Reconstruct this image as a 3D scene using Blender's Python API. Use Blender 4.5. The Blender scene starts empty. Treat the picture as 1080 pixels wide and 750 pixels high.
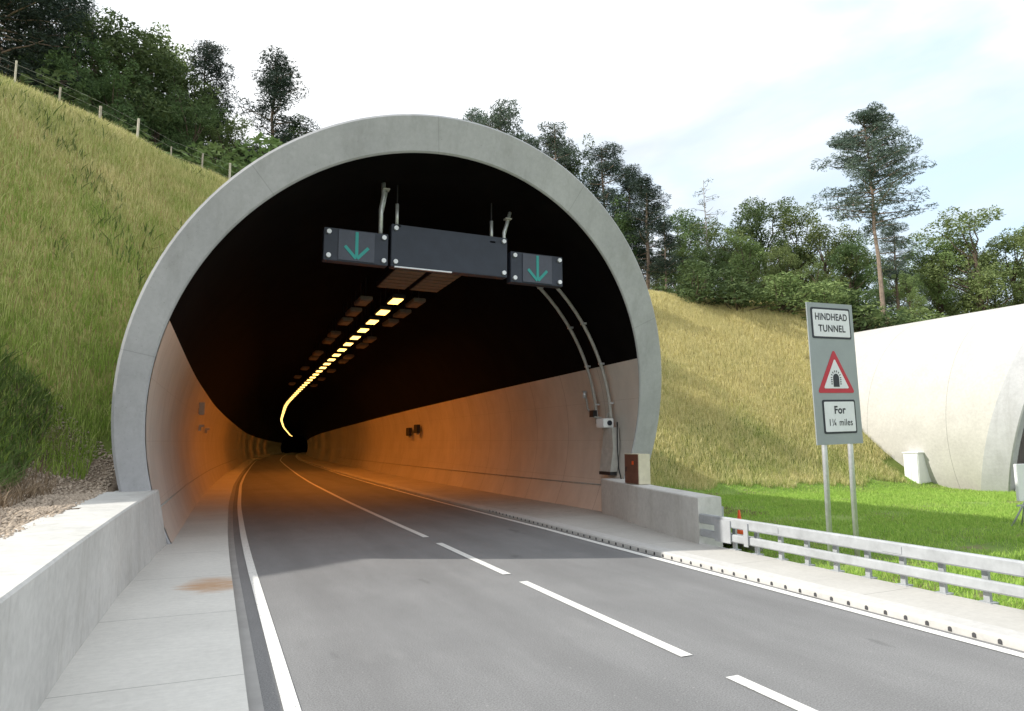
import bpy, bmesh, math, random
import numpy as np
from mathutils import Vector, Matrix, noise as mnoise
random.seed(7); rng = np.random.default_rng(7)
R = math.radians
scene = bpy.context.scene
COL = scene.collection

# ------------------------------------------------------------------ helpers
def tag(o, label=None, cat=None, group=None, kind=None):
    if label: o['label'] = label
    if cat: o['category'] = cat
    if group: o['group'] = group
    if kind: o['kind'] = kind
    return o
def link(name, me, mat=None, parent=None, loc=None):
    o = bpy.data.objects.new(name, me); COL.objects.link(o)
    if mat is not None and me is not None:
        for m in (mat if isinstance(mat, (list, tuple)) else [mat]): me.materials.append(m)
    if parent: o.parent = parent
    if loc is not None: o.location = loc
    return o
def thing(name, loc, label, cat, group=None, rz=0):
    o = bpy.data.objects.new(name, None); COL.objects.link(o)
    o.empty_display_size = .2; o.location = loc; o.rotation_euler.z = rz
    return tag(o, label, cat, group)
def copy_tree(o, parent=None):
    c = o.copy(); COL.objects.link(c)
    if parent: c.parent = parent
    for ch in [x for x in KIDS(o)]: copy_tree(ch, c)
    return c
def KIDS(o): return [x for x in COL.objects if x.parent == o]
class MB:
    def __init__(s): s.v = []; s.f = []; s.m = []
    def add(s, vs, fs, mi=0):
        n = len(s.v); s.v += [tuple(v) for v in vs]; s.f += [tuple(i+n for i in f) for f in fs]; s.m += [mi]*len(fs)
    def box(s, c, d, rz=0, mi=0, M=None):
        vs = []
        for x in (-.5, .5):
            for y in (-.5, .5):
                for z in (-.5, .5):
                    p = Vector((x*d[0], y*d[1], z*d[2]))
                    if rz: p.rotate(Matrix.Rotation(rz, 3, 'Z'))
                    if M: p = M @ p
                    vs.append(p + Vector(c))
        s.add(vs, [(0,1,3,2),(4,6,7,5),(0,4,5,1),(2,3,7,6),(0,2,6,4),(1,5,7,3)], mi); return s
    def tube(s, pts, r, seg=8, mi=0, cap=True):
        pts = [Vector(p) for p in pts]; n = len(pts)
        rs = r if isinstance(r, (list, tuple)) else [r]*n
        vs = []; up = None
        for i, p in enumerate(pts):
            t = (pts[min(i+1, n-1)] - pts[max(i-1, 0)]).normalized()
            if up is None: up = Vector((0,0,1)) if abs(t.z) < .9 else Vector((1,0,0))
            a = t.cross(up).normalized(); b = a.cross(t).normalized(); up = b
            for k in range(seg):
                q = 2*math.pi*k/seg; vs.append(p + (a*math.cos(q) + b*math.sin(q))*rs[i])
        fs = [(i*seg+k, i*seg+(k+1) % seg, (i+1)*seg+(k+1) % seg, (i+1)*seg+k) for i in range(n-1) for k in range(seg)]
        if cap: fs += [tuple(range(seg))[::-1], tuple(range((n-1)*seg, n*seg))]
        s.add(vs, fs, mi); return s
    def prism(s, poly, y0, y1, mi=0):          # polygon in XZ extruded along Y
        n = len(poly)
        vs = [(x, y0, z) for x, z in poly] + [(x, y1, z) for x, z in poly]
        s.add(vs, [tuple(range(n)), tuple(range(n, 2*n))[::-1]] + [(i, i+n, (i+1) % n+n, (i+1) % n) for i in range(n)], mi); return s
    def grid(s, rows, mi=0):                    # rows of equal length
        n = len(rows[0]); vs = [p for r in rows for p in r]
        s.add(vs, [(i*n+k, i*n+k+1, (i+1)*n+k+1, (i+1)*n+k) for i in range(len(rows)-1) for k in range(n-1)], mi); return s
    def build(s, name, mat, parent=None, loc=None, smooth=False, bevel=0):
        me = bpy.data.meshes.new(name); me.from_pydata(s.v, [], s.f)
        me.polygons.foreach_set('material_index', s.m)
        bm = bmesh.new(); bm.from_mesh(me)
        bmesh.ops.recalc_face_normals(bm, faces=bm.faces)
        if bevel: bmesh.ops.bevel(bm, geom=[e for e in bm.edges if len(e.link_faces) == 2 and e.calc_face_angle(0) > .6], offset=bevel, segments=2, affect='EDGES', clamp_overlap=True)
        bm.to_mesh(me); bm.free()
        if smooth: me.polygons.foreach_set('use_smooth', [True]*len(me.polygons))
        me.update()
        return link(name, me, mat, parent, loc)
def np_mesh(name, V, F, mat, parent=None):      # V (n,3), F (m,k)
    me = bpy.data.meshes.new(name); k = F.shape[1]
    me.vertices.add(len(V)); me.vertices.foreach_set('co', V.astype(np.float32).ravel())
    me.loops.add(F.size); me.loops.foreach_set('vertex_index', F.astype(np.int32).ravel())
    me.polygons.add(len(F)); me.polygons.foreach_set('loop_start', np.arange(0, F.size, k, dtype=np.int32))
    me.polygons.foreach_set('loop_total', np.full(len(F), k, dtype=np.int32))
    me.update(calc_edges=True); me.validate()
    return link(name, me, mat, parent)

# ------------------------------------------------------------------ materials
class NT:
    def __init__(s, name, rough=.8, spec=.3, metal=0):
        s.mat = bpy.data.materials.new(name); s.mat.use_nodes = True; s.t = s.mat.node_tree
        s.b = s.t.nodes['Principled BSDF']; s.b.inputs['Roughness'].default_value = rough
        s.b.inputs['Specular IOR Level'].default_value = spec; s.b.inputs['Metallic'].default_value = metal
        s.co = s.t.nodes.new('ShaderNodeTexCoord'); s.geo = s.t.nodes.new('ShaderNodeNewGeometry')
    def n(s, typ, **kw):
        nd = s.t.nodes.new('ShaderNode'+typ)
        for k, v in kw.items(): setattr(nd, k, v)
        return nd
    def l(s, a, b): s.t.links.new(a, b)
    def noise(s, scale, detail=5, rough=.6, stretch=None, src=None, dist=0):
        src = src or s.geo.outputs['Position']
        if stretch:
            mp = s.n('Mapping'); mp.inputs['Scale'].default_value = stretch; s.l(src, mp.inputs['Vector']); src = mp.outputs[0]
        nd = s.n('TexNoise'); nd.inputs['Scale'].default_value = scale; nd.inputs['Detail'].default_value = detail
        nd.inputs['Roughness'].default_value = rough; nd.inputs['Distortion'].default_value = dist
        s.l(src, nd.inputs['Vector']); return nd.outputs['Fac']
    def ramp(s, fac, stops, interp='LINEAR'):
        r = s.n('ValToRGB'); r.color_ramp.interpolation = interp; e = r.color_ramp.elements
        while len(e) < len(stops): e.new(.5)
        for el, (p, c) in zip(e, stops):
            el.position = p; el.color = (*c, 1) if isinstance(c, (list, tuple)) else (c, c, c, 1)
        s.l(fac, r.inputs[0]); return r.outputs['Color']
    def mix(s, fac, a, b, mode='MIX'):
        m = s.n('Mix', data_type='RGBA', blend_type=mode)
        for sock, v in ((m.inputs[0], fac), (m.inputs[6], a), (m.inputs[7], b)):
            if isinstance(v, (int, float)): sock.default_value = v
            elif isinstance(v, (tuple, list)): sock.default_value = (*v, 1)
            else: s.l(v, sock)
        return m.outputs[2]
    def math(s, op, a, b=0.0):
        m = s.n('Math', operation=op)
        for i, v in enumerate((a, b)):
            if isinstance(v, (int, float)): m.inputs[i].default_value = v
            else: s.l(v, m.inputs[i])
        return m.outputs[0]
    def xyz(s):
        x = s.n('SeparateXYZ'); s.l(s.geo.outputs['Position'], x.inputs[0]); return x.outputs
    def color(s, c):
        if isinstance(c, (tuple, list)): s.b.inputs['Base Color'].default_value = (*c, 1)
        else: s.l(c, s.b.inputs['Base Color'])
        return s
    def bump(s, h, strength=.3, dist=.02):
        b = s.n('Bump'); b.inputs['Strength'].default_value = strength; b.inputs['Distance'].default_value = dist
        s.l(h, b.inputs['Height']); s.l(b.outputs[0], s.b.inputs['Normal']); return s

def m_concrete(name, c, var=.25, joint=None, stain=True, seam=0):
    t = NT(name, .85, .25)
    big = t.noise(.7, 6, .65); fine = t.noise(9, 6, .7)
    a = t.mix(t.ramp(big, [(.3, 0.0), (.7, 1.0)]), tuple(x*(1-var) for x in c), tuple(min(.9, x*(1+var*.45)) for x in c))
    a = t.mix(.5, a, t.ramp(fine, [(.3, .65), (.7, 1.0)]), 'MULTIPLY')
    if stain:
        st = t.noise(2.2, 5, .7, (1, 1, .16))
        a = t.mix(t.ramp(st, [(.52, 0.0), (.78, .5)]), a, tuple(x*.5 for x in (c[0], c[1]*.97, c[2]*.88)))
    if joint:   # transverse joints every `joint` metres along Y
        fr = t.math('FRACT', t.math('DIVIDE', t.xyz()[1], joint))
        ln = t.math('LESS_THAN', fr, .012/joint*1.6)
        a = t.mix(t.math('MULTIPLY', ln, .6), a, (.08, .075, .07))
    t.color(a); t.bump(fine, .25, .01); return t.mat
def m_plain(name, c, rough=.5, spec=.4, metal=0, var=.12, scale=6, emit=None):
    t = NT(name, rough, spec, metal)
    n = t.noise(scale, 5, .65)
    t.color(t.mix(t.ramp(n, [(.3, 0.0), (.7, 1.0)]), tuple(x*(1-var) for x in c), tuple(min(1, x*(1+var)) for x in c)))
    if emit:
        t.b.inputs['Emission Color'].default_value = (*emit[0], 1); t.b.inputs['Emission Strength'].default_value = emit[1]
    return t.mat
M = {}
M['ring'] = m_concrete('portal_concrete', (.40, .41, .435), .09, stain=False)
t = NT('portal_concrete_cast', .85, .25); big = t.noise(.7, 6, .65); fine = t.noise(9, 6, .7); x = t.xyz()
a = t.mix(t.ramp(big, [(.3, 0.0), (.7, 1.0)]), (.41, .415, .43), (.50, .505, .52)); a = t.mix(.4, a, t.ramp(fine, [(.3, .7), (.68, 1.0)]), 'MULTIPLY')
st = t.noise(2.6, 5, .7, (1, 1, .12)); a = t.mix(t.ramp(st, [(.50, 0.0), (.75, .45)]), a, (.27, .27, .265))
ang = t.math('ARCTAN2', t.math('SUBTRACT', x[2], 2.5), t.math('SUBTRACT', x[0], 4.8)); fa = t.math('FRACT', t.math('MULTIPLY', t.math('ADD', ang, 3.3), 1.6))
a = t.mix(t.math('MULTIPLY', t.math('LESS_THAN', fa, .005), .28), a, (.15, .15, .15))
por = t.noise(38, 2, .5); a = t.mix(t.ramp(por, [(.70, 0.0), (.73, .6)]), a, (.2, .2, .2))
t.color(a); t.bump(fine, .35, .012); M['ring'] = t.mat
M['shell'] = m_concrete('shell_concrete', (.58, .56, .53), .10, joint=4.2, stain=False)
M['wall'] = m_concrete('wall_concrete', (.66, .655, .63), .15)
M['kerb'] = m_concrete('kerb_concrete', (.62, .61, .59), .10, stain=False)
# footway slabs with rusty stain near the kerb
def m_footway(name, c, stain_at=None):
    t = NT(name, .88, .2); x = t.xyz()
    big = t.noise(.5, 6, .6); fine = t.noise(14, 6, .7); brush = t.noise(5, 3, .6, (.6, 9, 1))
    a = t.mix(t.ramp(big, [(.3, 0.0), (.7, 1.0)]), tuple(v*.84 for v in c), c)
    a = t.mix(.35, a, t.ramp(fine, [(.3, .7), (.65, 1.0)]), 'MULTIPLY')
    a = t.mix(.25, a, t.ramp(brush, [(.3, .75), (.7, 1.0)]), 'MULTIPLY')
    fr = t.math('FRACT', t.math('DIVIDE', t.math('ADD', x[1], .7), 2.4))
    a = t.mix(t.math('MULTIPLY', t.math('LESS_THAN', fr, .006), .45), a, (.1, .1, .09))
    if stain_at:
        d = t.math('ADD', t.math('POWER', t.math('DIVIDE', t.math('SUBTRACT', x[0], stain_at[0]), .6), 2), t.math('POWER', t.math('DIVIDE', t.math('SUBTRACT', x[1], stain_at[1]), .75), 2))
        g = t.math('SUBTRACT', 1.75, t.math('ADD', d, t.math('MULTIPLY', t.noise(3.5, 7, .75, (.6, 3.5, 1), None, .8), 2.1)))
        a = t.mix(t.math('MULTIPLY', t.ramp(g, [(.0, 0.0), (.7, 1.0)]), .85), a, (.50, .29, .15))
    t.color(a); t.bump(fine, .3, .008); return t.mat
M['foot_left'] = m_footway('footway_concrete_stained', (.78, .765, .72), (.1, 10.6))
M['foot_right'] = m_footway('footway_concrete', (.60, .585, .55))
# asphalt
t = NT('asphalt', .82, .35); big = t.noise(.35, 6, .6); mid = t.noise(2.2, 6, .7, (1, .25, 1)); fine = t.noise(70, 3, .7)
a = t.mix(t.ramp(big, [(.3, 0.0), (.7, 1.0)]), (.205, .206, .208), (.25, .25, .251))
a = t.mix(.6, a, t.ramp(mid, [(.25, .78), (.7, 1.08)]), 'MULTIPLY')
a = t.mix(.7, a, t.ramp(fine, [(.35, .55), (.65, 1.35)]), 'MULTIPLY')
blot = t.noise(.9, 4, .6, (1, .5, 1)); a = t.mix(t.ramp(blot, [(.62, 0.0), (.75, .35)]), a, (.30, .295, .29))
x = t.xyz()
for cxx in (1.45, 3.25, 5.2, 6.75):   # polished wheel tracks
    dd = t.math('DIVIDE', t.math('SUBTRACT', x[0], cxx), .34); gg = t.math('SUBTRACT', 1.0, t.math('MULTIPLY', dd, dd))
    a = t.mix(t.math('MULTIPLY', t.ramp(gg, [(0, 0.0), (1, 1.0)]), .22), a, (.135, .134, .134))
sp = t.noise(1.1, 3, .5, (1, .4, 1)); a = t.mix(t.ramp(sp, [(.68, 0.0), (.72, .45)]), a, (.085, .085, .085))
gr = t.noise(24, 2, .5); a = t.mix(t.ramp(gr, [(.70, 0.0), (.74, .5)]), a, (.40, .39, .37))
t.color(a); t.bump(fine, .5, .006); M['road'] = t.mat
t = NT('road_paint', .7, .3); w = t.noise(40, 4, .7); w2 = t.noise(3, 4, .7)
a = t.mix(t.ramp(w, [(.33, 1.0), (.42, 0.0)]), (.80, .80, .77), (.3, .3, .29)); a = t.mix(.35, a, t.ramp(w2, [(.3, .8), (.6, 1.0)]), 'MULTIPLY')
t.color(a); M['paint'] = t.mat
M['channel'] = m_plain('channel_concrete', (.36, .355, .345), .8, .3, 0, .12, 2)
# tunnel panels
t = NT('tunnel_panel', .42, .45); x = t.xyz(); n1 = t.noise(.6, 5, .6); n2 = t.noise(3, 5, .65, (1, 1, .3))
a = t.mix(t.ramp(n1, [(.3, 0.0), (.7, 1.0)]), (.56, .52, .47), (.68, .63, .57)); a = t.mix(.35, a, t.ramp(n2, [(.3, .75), (.65, 1.0)]), 'MULTIPLY')
fr = t.math('FRACT', t.math('DIVIDE', x[1], 2.5)); a = t.mix(t.math('MULTIPLY', t.math('LESS_THAN', fr, .008), .55), a, (.12, .09, .07))
fz = t.math('FRACT', t.math('DIVIDE', t.math('ADD', x[2], .2), 1.15)); a = t.mix(t.math('MULTIPLY', t.math('LESS_THAN', fz, .01), .3), a, (.2, .16, .12))
t.color(a); M['panel'] = t.mat
M['plinth'] = m_concrete('plinth_concrete', (.55, .52, .48), .15)
M['black'] = m_plain('black_ceiling_paint', (.0055, .005, .005), .95, .04, 0, .3, 1)
M['dark'] = m_plain('dark_metal', (.02, .02, .022), .5, .4)
M['navy'] = m_plain('signal_casing_navy', (.028, .036, .056), .45, .4, 0, .15, 3)
M['screen'] = m_plain('signal_screen', (.045, .055, .08), .3, .5)
M['teal'] = m_plain('arrow_teal', (.02, .20, .18), .4, .4, 0, .1, 3, ((.03, .5, .45), .10))
M['steel'] = m_plain('galvanised_steel', (.62, .64, .66), .42, .5, .55, .12, 12)
M['galv'] = m_plain('barrier_galvanised', (.42, .44, .46), .55, .5, .25, .16, 4)
M['inlet'] = m_plain('kerb_inlet_hole_shade', (.07, .07, .075), .6, .3)  # dark colour stands in for the shade inside the kerb holes
M['bolt'] = m_plain('bolt_head', (.7, .72, .74), .35, .5, .3)
M['grey'] = m_plain('grey_cabinet', (.42, .41, .38), .6, .3, 0, .15, 5)
M['lampoff'] = m_plain('unlit_lamp', (.20, .17, .14), .5, .4, 0, .2)
M['lamp'] = m_plain('lit_lamp', (1, .8, .4), .5, .3, 0, 0, 5, ((1, .60, .15), 2.6))
M['white'] = m_plain('white_paint', (.78, .79, .80), .5, .4, 0, .05, 3)
M['brown'] = m_plain('brown_door', (.14, .06, .04), .6, .3, 0, .2, 6)
M['cream'] = m_plain('cream_cabinet', (.62, .58, .44), .6, .3, 0, .1)
M['sgrey'] = m_plain('sign_grey', (.30, .335, .35), .5, .4, 0, .06, 2)
M['swhite'] = m_plain('sign_white', (.72, .74, .78), .45, .4, 0, .05)
M['sblack'] = m_plain('sign_black', (.015, .02, .03), .45, .4, 0, .05)
M['sred'] = m_plain('sign_red', (.48, .02, .04), .4, .4, 0, .05)
M['orange'] = m_plain('cone_orange', (.75, .10, .02), .5, .4, 0, .08)
M['post'] = m_plain('weathered_timber', (.42, .38, .31), .85, .2, 0, .25, 8)
M['postpale'] = m_plain('pale_timber', (.58, .54, .44), .85, .2, 0, .2, 8)
M['bark'] = m_plain('bark', (.11, .085, .065), .9, .1, 0, .35, 9)
M['pinebark'] = m_plain('pine_bark', (.26, .20, .16), .9, .1, 0, .3, 6)
M['palebark'] = m_plain('pale_dead_wood', (.34, .32, .30), .9, .1, 0, .2, 6)
def m_leaf(name, c1, c2, c3, trans=.25, sc=.55):
    t = NT(name, .7, .2); n = t.noise(sc, 4, .6)
    isl = t.geo.outputs['Random Per Island']
    a = t.mix(t.ramp(n, [(.35, 0.0), (.65, 1.0)]), c1, c2); a = t.mix(t.math('MULTIPLY', isl, .6), a, c3)
    oi = t.n('ObjectInfo'); hs = t.n('HueSaturation'); t.l(a, hs.inputs['Color'])
    t.l(t.math('ADD', .485, t.math('MULTIPLY', oi.outputs['Random'], .03)), hs.inputs['Hue'])
    t.l(t.math('ADD', .8, t.math('MULTIPLY', oi.outputs['Random'], .45)), hs.inputs['Value'])
    t.color(hs.outputs[0])
    tr = t.n('BsdfTranslucent'); t.l(hs.outputs[0], tr.inputs['Color']); mx = t.n('MixShader'); mx.inputs[0].default_value = trans
    t.l(t.b.outputs[0], mx.inputs[1]); t.l(tr.outputs[0], mx.inputs[2])
    t.l(mx.outputs[0], t.t.nodes['Material Output'].inputs['Surface']); return t.mat
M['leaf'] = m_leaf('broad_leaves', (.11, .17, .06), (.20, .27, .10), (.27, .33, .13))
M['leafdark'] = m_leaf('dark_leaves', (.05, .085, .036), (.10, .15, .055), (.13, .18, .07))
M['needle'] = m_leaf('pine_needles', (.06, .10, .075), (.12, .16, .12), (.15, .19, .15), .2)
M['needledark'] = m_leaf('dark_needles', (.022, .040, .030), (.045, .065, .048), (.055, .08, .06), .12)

# hillside / lawn colours
def m_ground():
    t = NT('earth_and_turf', .95, .1); x = t.xyz()
    n = t.noise(.35, 6, .65); f = t.noise(6, 6, .7)
    dry = t.mix(t.ramp(f, [(.3, 0.0), (.7, 1.0)]), (.26, .20, .08), (.46, .38, .17))
    grn = t.mix(t.ramp(f, [(.3, 0.0), (.7, 1.0)]), (.09, .13, .03), (.18, .22, .06))
    hz = t.math('ADD', t.math('MULTIPLY', x[2], .10), t.math('MULTIPLY', t.math('SUBTRACT', n, .5), 2.2))
    a = t.mix(t.ramp(hz, [(.1, 0.0), (.65, 1.0)]), grn, dry)
    flat = t.math('LESS_THAN', x[2], .35)
    lawn = t.mix(t.ramp(n, [(.38, 0.0), (.6, 1.0)]), (.14, .22, .05), (.22, .31, .08))
    br = t.noise(.55, 5, .65, (1, 1.6, 1)); lawn = t.mix(t.ramp(br, [(.52, 0.0), (.62, .9)]), lawn, (.20, .17, .10))
    a = t.mix(flat, a, lawn)
    lf = t.math('MULTIPLY', t.math('LESS_THAN', x[0], -1.4), t.math('LESS_THAN', x[2], 1.75))
    a = t.mix(lf, a, t.mix(t.ramp(f, [(.3, 0.0), (.7, 1.0)]), (.16, .12, .09), (.36, .29, .22)))
    t.color(a); t.bump(f, .8, .05); return t.mat
M['ground'] = m_ground()
def m_grass(name, g1, g2, d1, d2, lo, hi, zmul, xshift=0):
    t = NT(name, .8, .12); x = t.xyz(); isl = t.geo.outputs['Random Per Island']
    n = t.noise(.30, 6, .65); n3 = t.noise(1.3, 4, .6, (1, 1, .5))
    hz = t.math('ADD', t.math('MULTIPLY', x[2], zmul), t.math('MULTIPLY', t.math('SUBTRACT', n, .5), 1.7))
    hz = t.math('ADD', hz, t.math('MULTIPLY', t.math('SUBTRACT', isl, .5), .5))
    if xshift: hz = t.math('ADD', hz, t.math('MULTIPLY', t.ramp(t.math('DIVIDE', t.math('ADD', x[0], 2), 12), [(0, 0.0), (1, 1.0)]), xshift))
    g = t.mix(isl, g1, g2); d = t.mix(isl, d1, d2)
    a = t.mix(t.ramp(hz, [(lo, 0.0), (hi, 1.0)]), g, d)
    a = t.mix(t.ramp(n3, [(.58, 0.0), (.75, .35)]), a, (.20, .14, .06)); n4 = t.noise(5.5, 3, .6); a = t.mix(t.ramp(n4, [(.35, .18), (.55, 0.0)]), a, (.09, .13, .035))
    t.color(a)
    tr = t.n('BsdfTranslucent'); t.l(a, tr.inputs['Color']); mx = t.n('MixShader'); mx.inputs[0].default_value = .3
    t.l(t.b.outputs[0], mx.inputs[1]); t.l(tr.outputs[0], mx.inputs[2])
    t.l(mx.outputs[0], t.t.nodes['Material Output'].inputs['Surface']); return t.mat
M['tallgrass'] = m_grass('tall_meadow_grass', (.19, .30, .045), (.38, .50, .11), (.52, .46, .18), (.86, .78, .44), .10, .95, .052, .75)
M['lawngrass'] = m_grass('lawn_blades', (.24, .42, .07), (.44, .60, .14), (.40, .48, .14), (.55, .60, .20), .3, 1.2, .0)
M['weed'] = m_leaf('weed_leaves', (.07, .12, .03), (.13, .20, .05), (.17, .20, .07), .3, 1.2)
M['gravel'] = m_plain('gravel_stones', (.40, .33, .26), .9, .15, 0, .5, 14)
M['deadstem'] = m_plain('dead_stems', (.24, .18, .12), .9, .1, 0, .4, 5)

# ------------------------------------------------------------------ the road's line (it bends right inside the tunnel and falls 1 in 100)
TY = [-60, 15, 25, 40, 54, 86, 117, 160, 220, 288, 451]
TX = [0, 0, .2, .75, 1.5, 3.5, 5.6, 9.6, 16, 24.5, 45]
_fy = np.arange(-60, 451, .5); _fx = np.interp(_fy, TY, TX)
_k = np.exp(-np.linspace(-2, 2, 25)**2); _k /= _k.sum()
_fx2 = np.convolve(np.pad(_fx, 12, mode='edge'), _k, 'valid'); _fx2[_fy < 13] = 0
def off(y): return float(np.interp(y, _fy, _fx2))
def grade(y): return -.01*max(0, y-15)
YS = list(np.arange(-12, 15, 1.5)) + list(np.arange(15, 60, 1.5)) + list(np.arange(60, 150, 4)) + list(np.arange(150, 330, 8))
def ribbon(name, x0, x1, z, ys, mat, parent=None, n=1):
    b = MB(); b.grid([[(x0+(x1-x0)*k/n+off(y), y, z+grade(y)) for k in range(n+1)] for y in ys]); return b.build(name, mat, parent)
def profile(name, prof, ys, mat, parent=None, closed=False):   # cross-section polyline in XZ swept along the road
    b = MB(); b.grid([[(x+off(y), y, z+grade(y)) for x, z in prof] for y in ys])
    if closed:
        for y in (ys[0], ys[-1]): b.add([(x+off(y), y, z+grade(y)) for x, z in prof], [tuple(range(len(prof)))])
    return b.build(name, mat, parent)
def sub(ys, a, b): return [a] + [y for y in ys if a+.05 < y < b-.05] + [b]

tag(ribbon('road', .30, 7.62, 0, YS, M['road'], n=4), kind='structure')
tag(ribbon('drain_channel', .30, .46, .004, YS, M['channel']), kind='structure')
ml = ribbon('road_marking', .60, .725, .008, YS, M['paint']); tag(ml, kind='structure')
tag(ribbon('road_marking', 7.27, 7.42, .008, YS, M['paint']), kind='structure')
for a_, b_ in ((.9, 5.05), (5.68, 9.55), (10.16, 13.75), (14.7, 320)):
    tag(ribbon('road_marking', 4.27, 4.41, .008, sub(YS, a_, b_), M['paint']), kind='structure')
# footways
tag(profile('footway', [(.30, -.2), (.30, .10), (.33, .12), (-1.25, .13)], sub(YS, -12, 325), M['foot_left']), kind='structure')
b = MB()
tag(profile('footway', [(7.80, .112), (8.4, .118), (8.76, .125), (8.76, -.25)], sub(YS, -12, 10.9), M['foot_right']), kind='structure')
tag(profile('footway', [(7.80, .112), (8.4, .118), (10.3, .125), (10.3, -.25)], sub(YS, 10.9, 16.2), M['foot_right']), kind='structure')
tag(profile('footway', [(7.80, .112), (8.4, .118), (10.7, .125)], sub(YS, 16.2, 325), M['plinth']), kind='structure')
dk = thing('drainage_kerb', (7.62, 0, 0), 'pale concrete drainage kerb with dark inlets along the right edge of the road', 'kerb')
b = MB(); ysk = sub(YS, -12, 325)
b.grid([[(x-7.62+off(y), y, z+grade(y)) for x, z in ((7.52, -.1), (7.52, .075), (7.55, .10), (7.80, .112), (7.80, -.1))] for y in ysk])
b.build('kerb_unit', M['kerb'], dk)
for i in range(62):
    y = 3.1+i*.262; b = MB()
    pr = [(-.02, .012), (.02, .012), (.02, .042)] + [(.02*math.cos(q), .042+.02*math.sin(q)) for q in np.linspace(.3, 2.84, 5)] + [(-.02, .042)]
    b.prism([(px, pz) for px, pz in pr], -.006, .006); b.v = [(-.102+vy+off(y), y+vx, vz) for vx, vy, vz in b.v]
    b.build('inlet', M['inlet'], dk)

# ------------------------------------------------------------------ tunnels
D0 = 15.623; SK = .14089; LE = .30514
def ring_pt(cu, cv, r, th, dx=0, dy=0):
    u = cu+r*math.cos(th)-3.5; v = cv+r*math.sin(th)
    return Vector((3.5+u*math.cos(SK)+v*math.sin(LE)*math.sin(SK)*0+dx, D0+u*math.sin(SK)-v*math.sin(LE)+dy, v*math.cos(LE)))
OUT = (4.888, 2.687, 6.671); INN = (4.762, 2.567, 5.998)
def sweep(c, r, ths, ys, dx, dy, first=True, curve=True, y_in=0):
    rows = []
    base = [ring_pt(c[0], c[1], r, t_, dx, dy) for t_ in ths]
    if first: rows.append([Vector((p.x, p.y+y_in, p.z)) for p in base])
    for y in ys:
        o = off(y) if curve else 0
        rows.append([Vector((p.x+o, y, p.z+(grade(y) if curve else 0))) for p in base])
    return rows
TH = np.linspace(R(-28), R(208), 97); THR = TH
THB = R(18.2)                        # where the black ceiling starts
def tunnel(dx, dy, label, far, curve):
    tn = thing('road_tunnel', (4.8+dx, D0+dy, 0), label, 'tunnel'); o0 = tn.location.copy()
    def fin(mb, name, mat, smooth=True):
        mb.v = [(v[0]-o0.x, v[1]-o0.y, v[2]-o0.z) for v in mb.v]
        return mb.build(name, mat, tn, smooth=smooth)
    ys = [y for y in YS if 19+dy < y <= far]
    # portal face: flat ring with small chamfers
    b = MB(); rows = []
    dirs = Vector((math.sin(SK)*math.cos(LE), -math.cos(SK)*math.cos(LE), -math.sin(LE)))
    rows.append([ring_pt(*INN[:2], INN[2], t_, dx, dy)+Vector((0, .07, 0)) for t_ in THR])
    rows.append([ring_pt(*INN[:2], INN[2], t_, dx, dy)+Vector((0, .03, 0)) for t_ in THR])
    rows.append([ring_pt(*INN[:2], INN[2]+.03, t_, dx, dy) for t_ in THR])
    rows.append([ring_pt(*OUT[:2], OUT[2]-.05, t_, dx, dy) for t_ in THR])
    rows.append([ring_pt(*OUT[:2], OUT[2], t_, dx, dy)+Vector((0, .05, 0)) for t_ in THR])
    rows.append([ring_pt(*OUT[:2], OUT[2], t_, dx, dy)+Vector((0, 1.2, 0)) for t_ in THR])
    b.grid(rows); pr = fin(b, 'portal_ring', M['ring'], False)
    b = MB(); b.grid(sweep(OUT, OUT[2], TH, [y for y in ys if y < 60], dx, dy, True, curve, 1.2)); fin(b, 'shell', M['shell'])
    tc = [t_ for t_ in np.linspace(THB, math.pi-THB, 61)]
    b = MB(); b.grid(sweep(INN, INN[2]-.004, tc, ys, dx, dy, True, curve, .045)); fin(b, 'ceiling', M['black'])
    for sgn in (1, -1):
        ths = np.linspace(R(-6), THB+.012, 9); thl = np.linspace(R(-28), R(-6), 5)
        if sgn < 0: ths = math.pi-ths; thl = math.pi-thl
        b = MB(); b.grid(sweep(INN, INN[2]-.012, ths, ys, dx, dy, True, curve, .035))
        b.grid([[p, q] for p, q in zip(sweep(INN, INN[2]-.012, [ths[-1]], ys, dx, dy, True, curve, .035), sweep(INN, INN[2], [ths[-1]], ys, dx, dy, True, curve, .06)) for p, q in [(p[0], q[0])]])
        fin(b, 'wall_panel', M['panel'])
        b = MB(); b.grid(sweep(INN, INN[2]-.010, thl, ys, dx, dy, True, curve, .035)); fin(b, 'plinth', M['panel'])
        # horizontal joint strip between panel and plinth
        tj = R(-16.5) if sgn > 0 else math.pi-R(-16.5)
        pts = [r_[0] for r_ in sweep(INN, INN[2]-.03, [tj], ys[:34], dx, dy, True, curve, .08)]
        b = MB(); b.tube(pts, .016, 5); fin(b, 'joint_strip', M['grey'])
    # added cap far inside, shuts sky light out of the open bore
    y = ys[-1]; b = MB(); o = off(y) if curve else 0; g = grade(y) if curve else 0
    b.box((4.8+dx+o, y+.3, 2.5+g), (14, .3, 13)); fin(b, 'added_far_cap', M['black'], False)
    return tn
tunnel(0, 0, 'road tunnel with wide pale concrete portal ring, black ceiling and orange lit walls', 325, True)
tunnel(33, 3.85, 'twin tunnel at the right edge of the picture, sunlit white concrete shell', 60, False)

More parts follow.
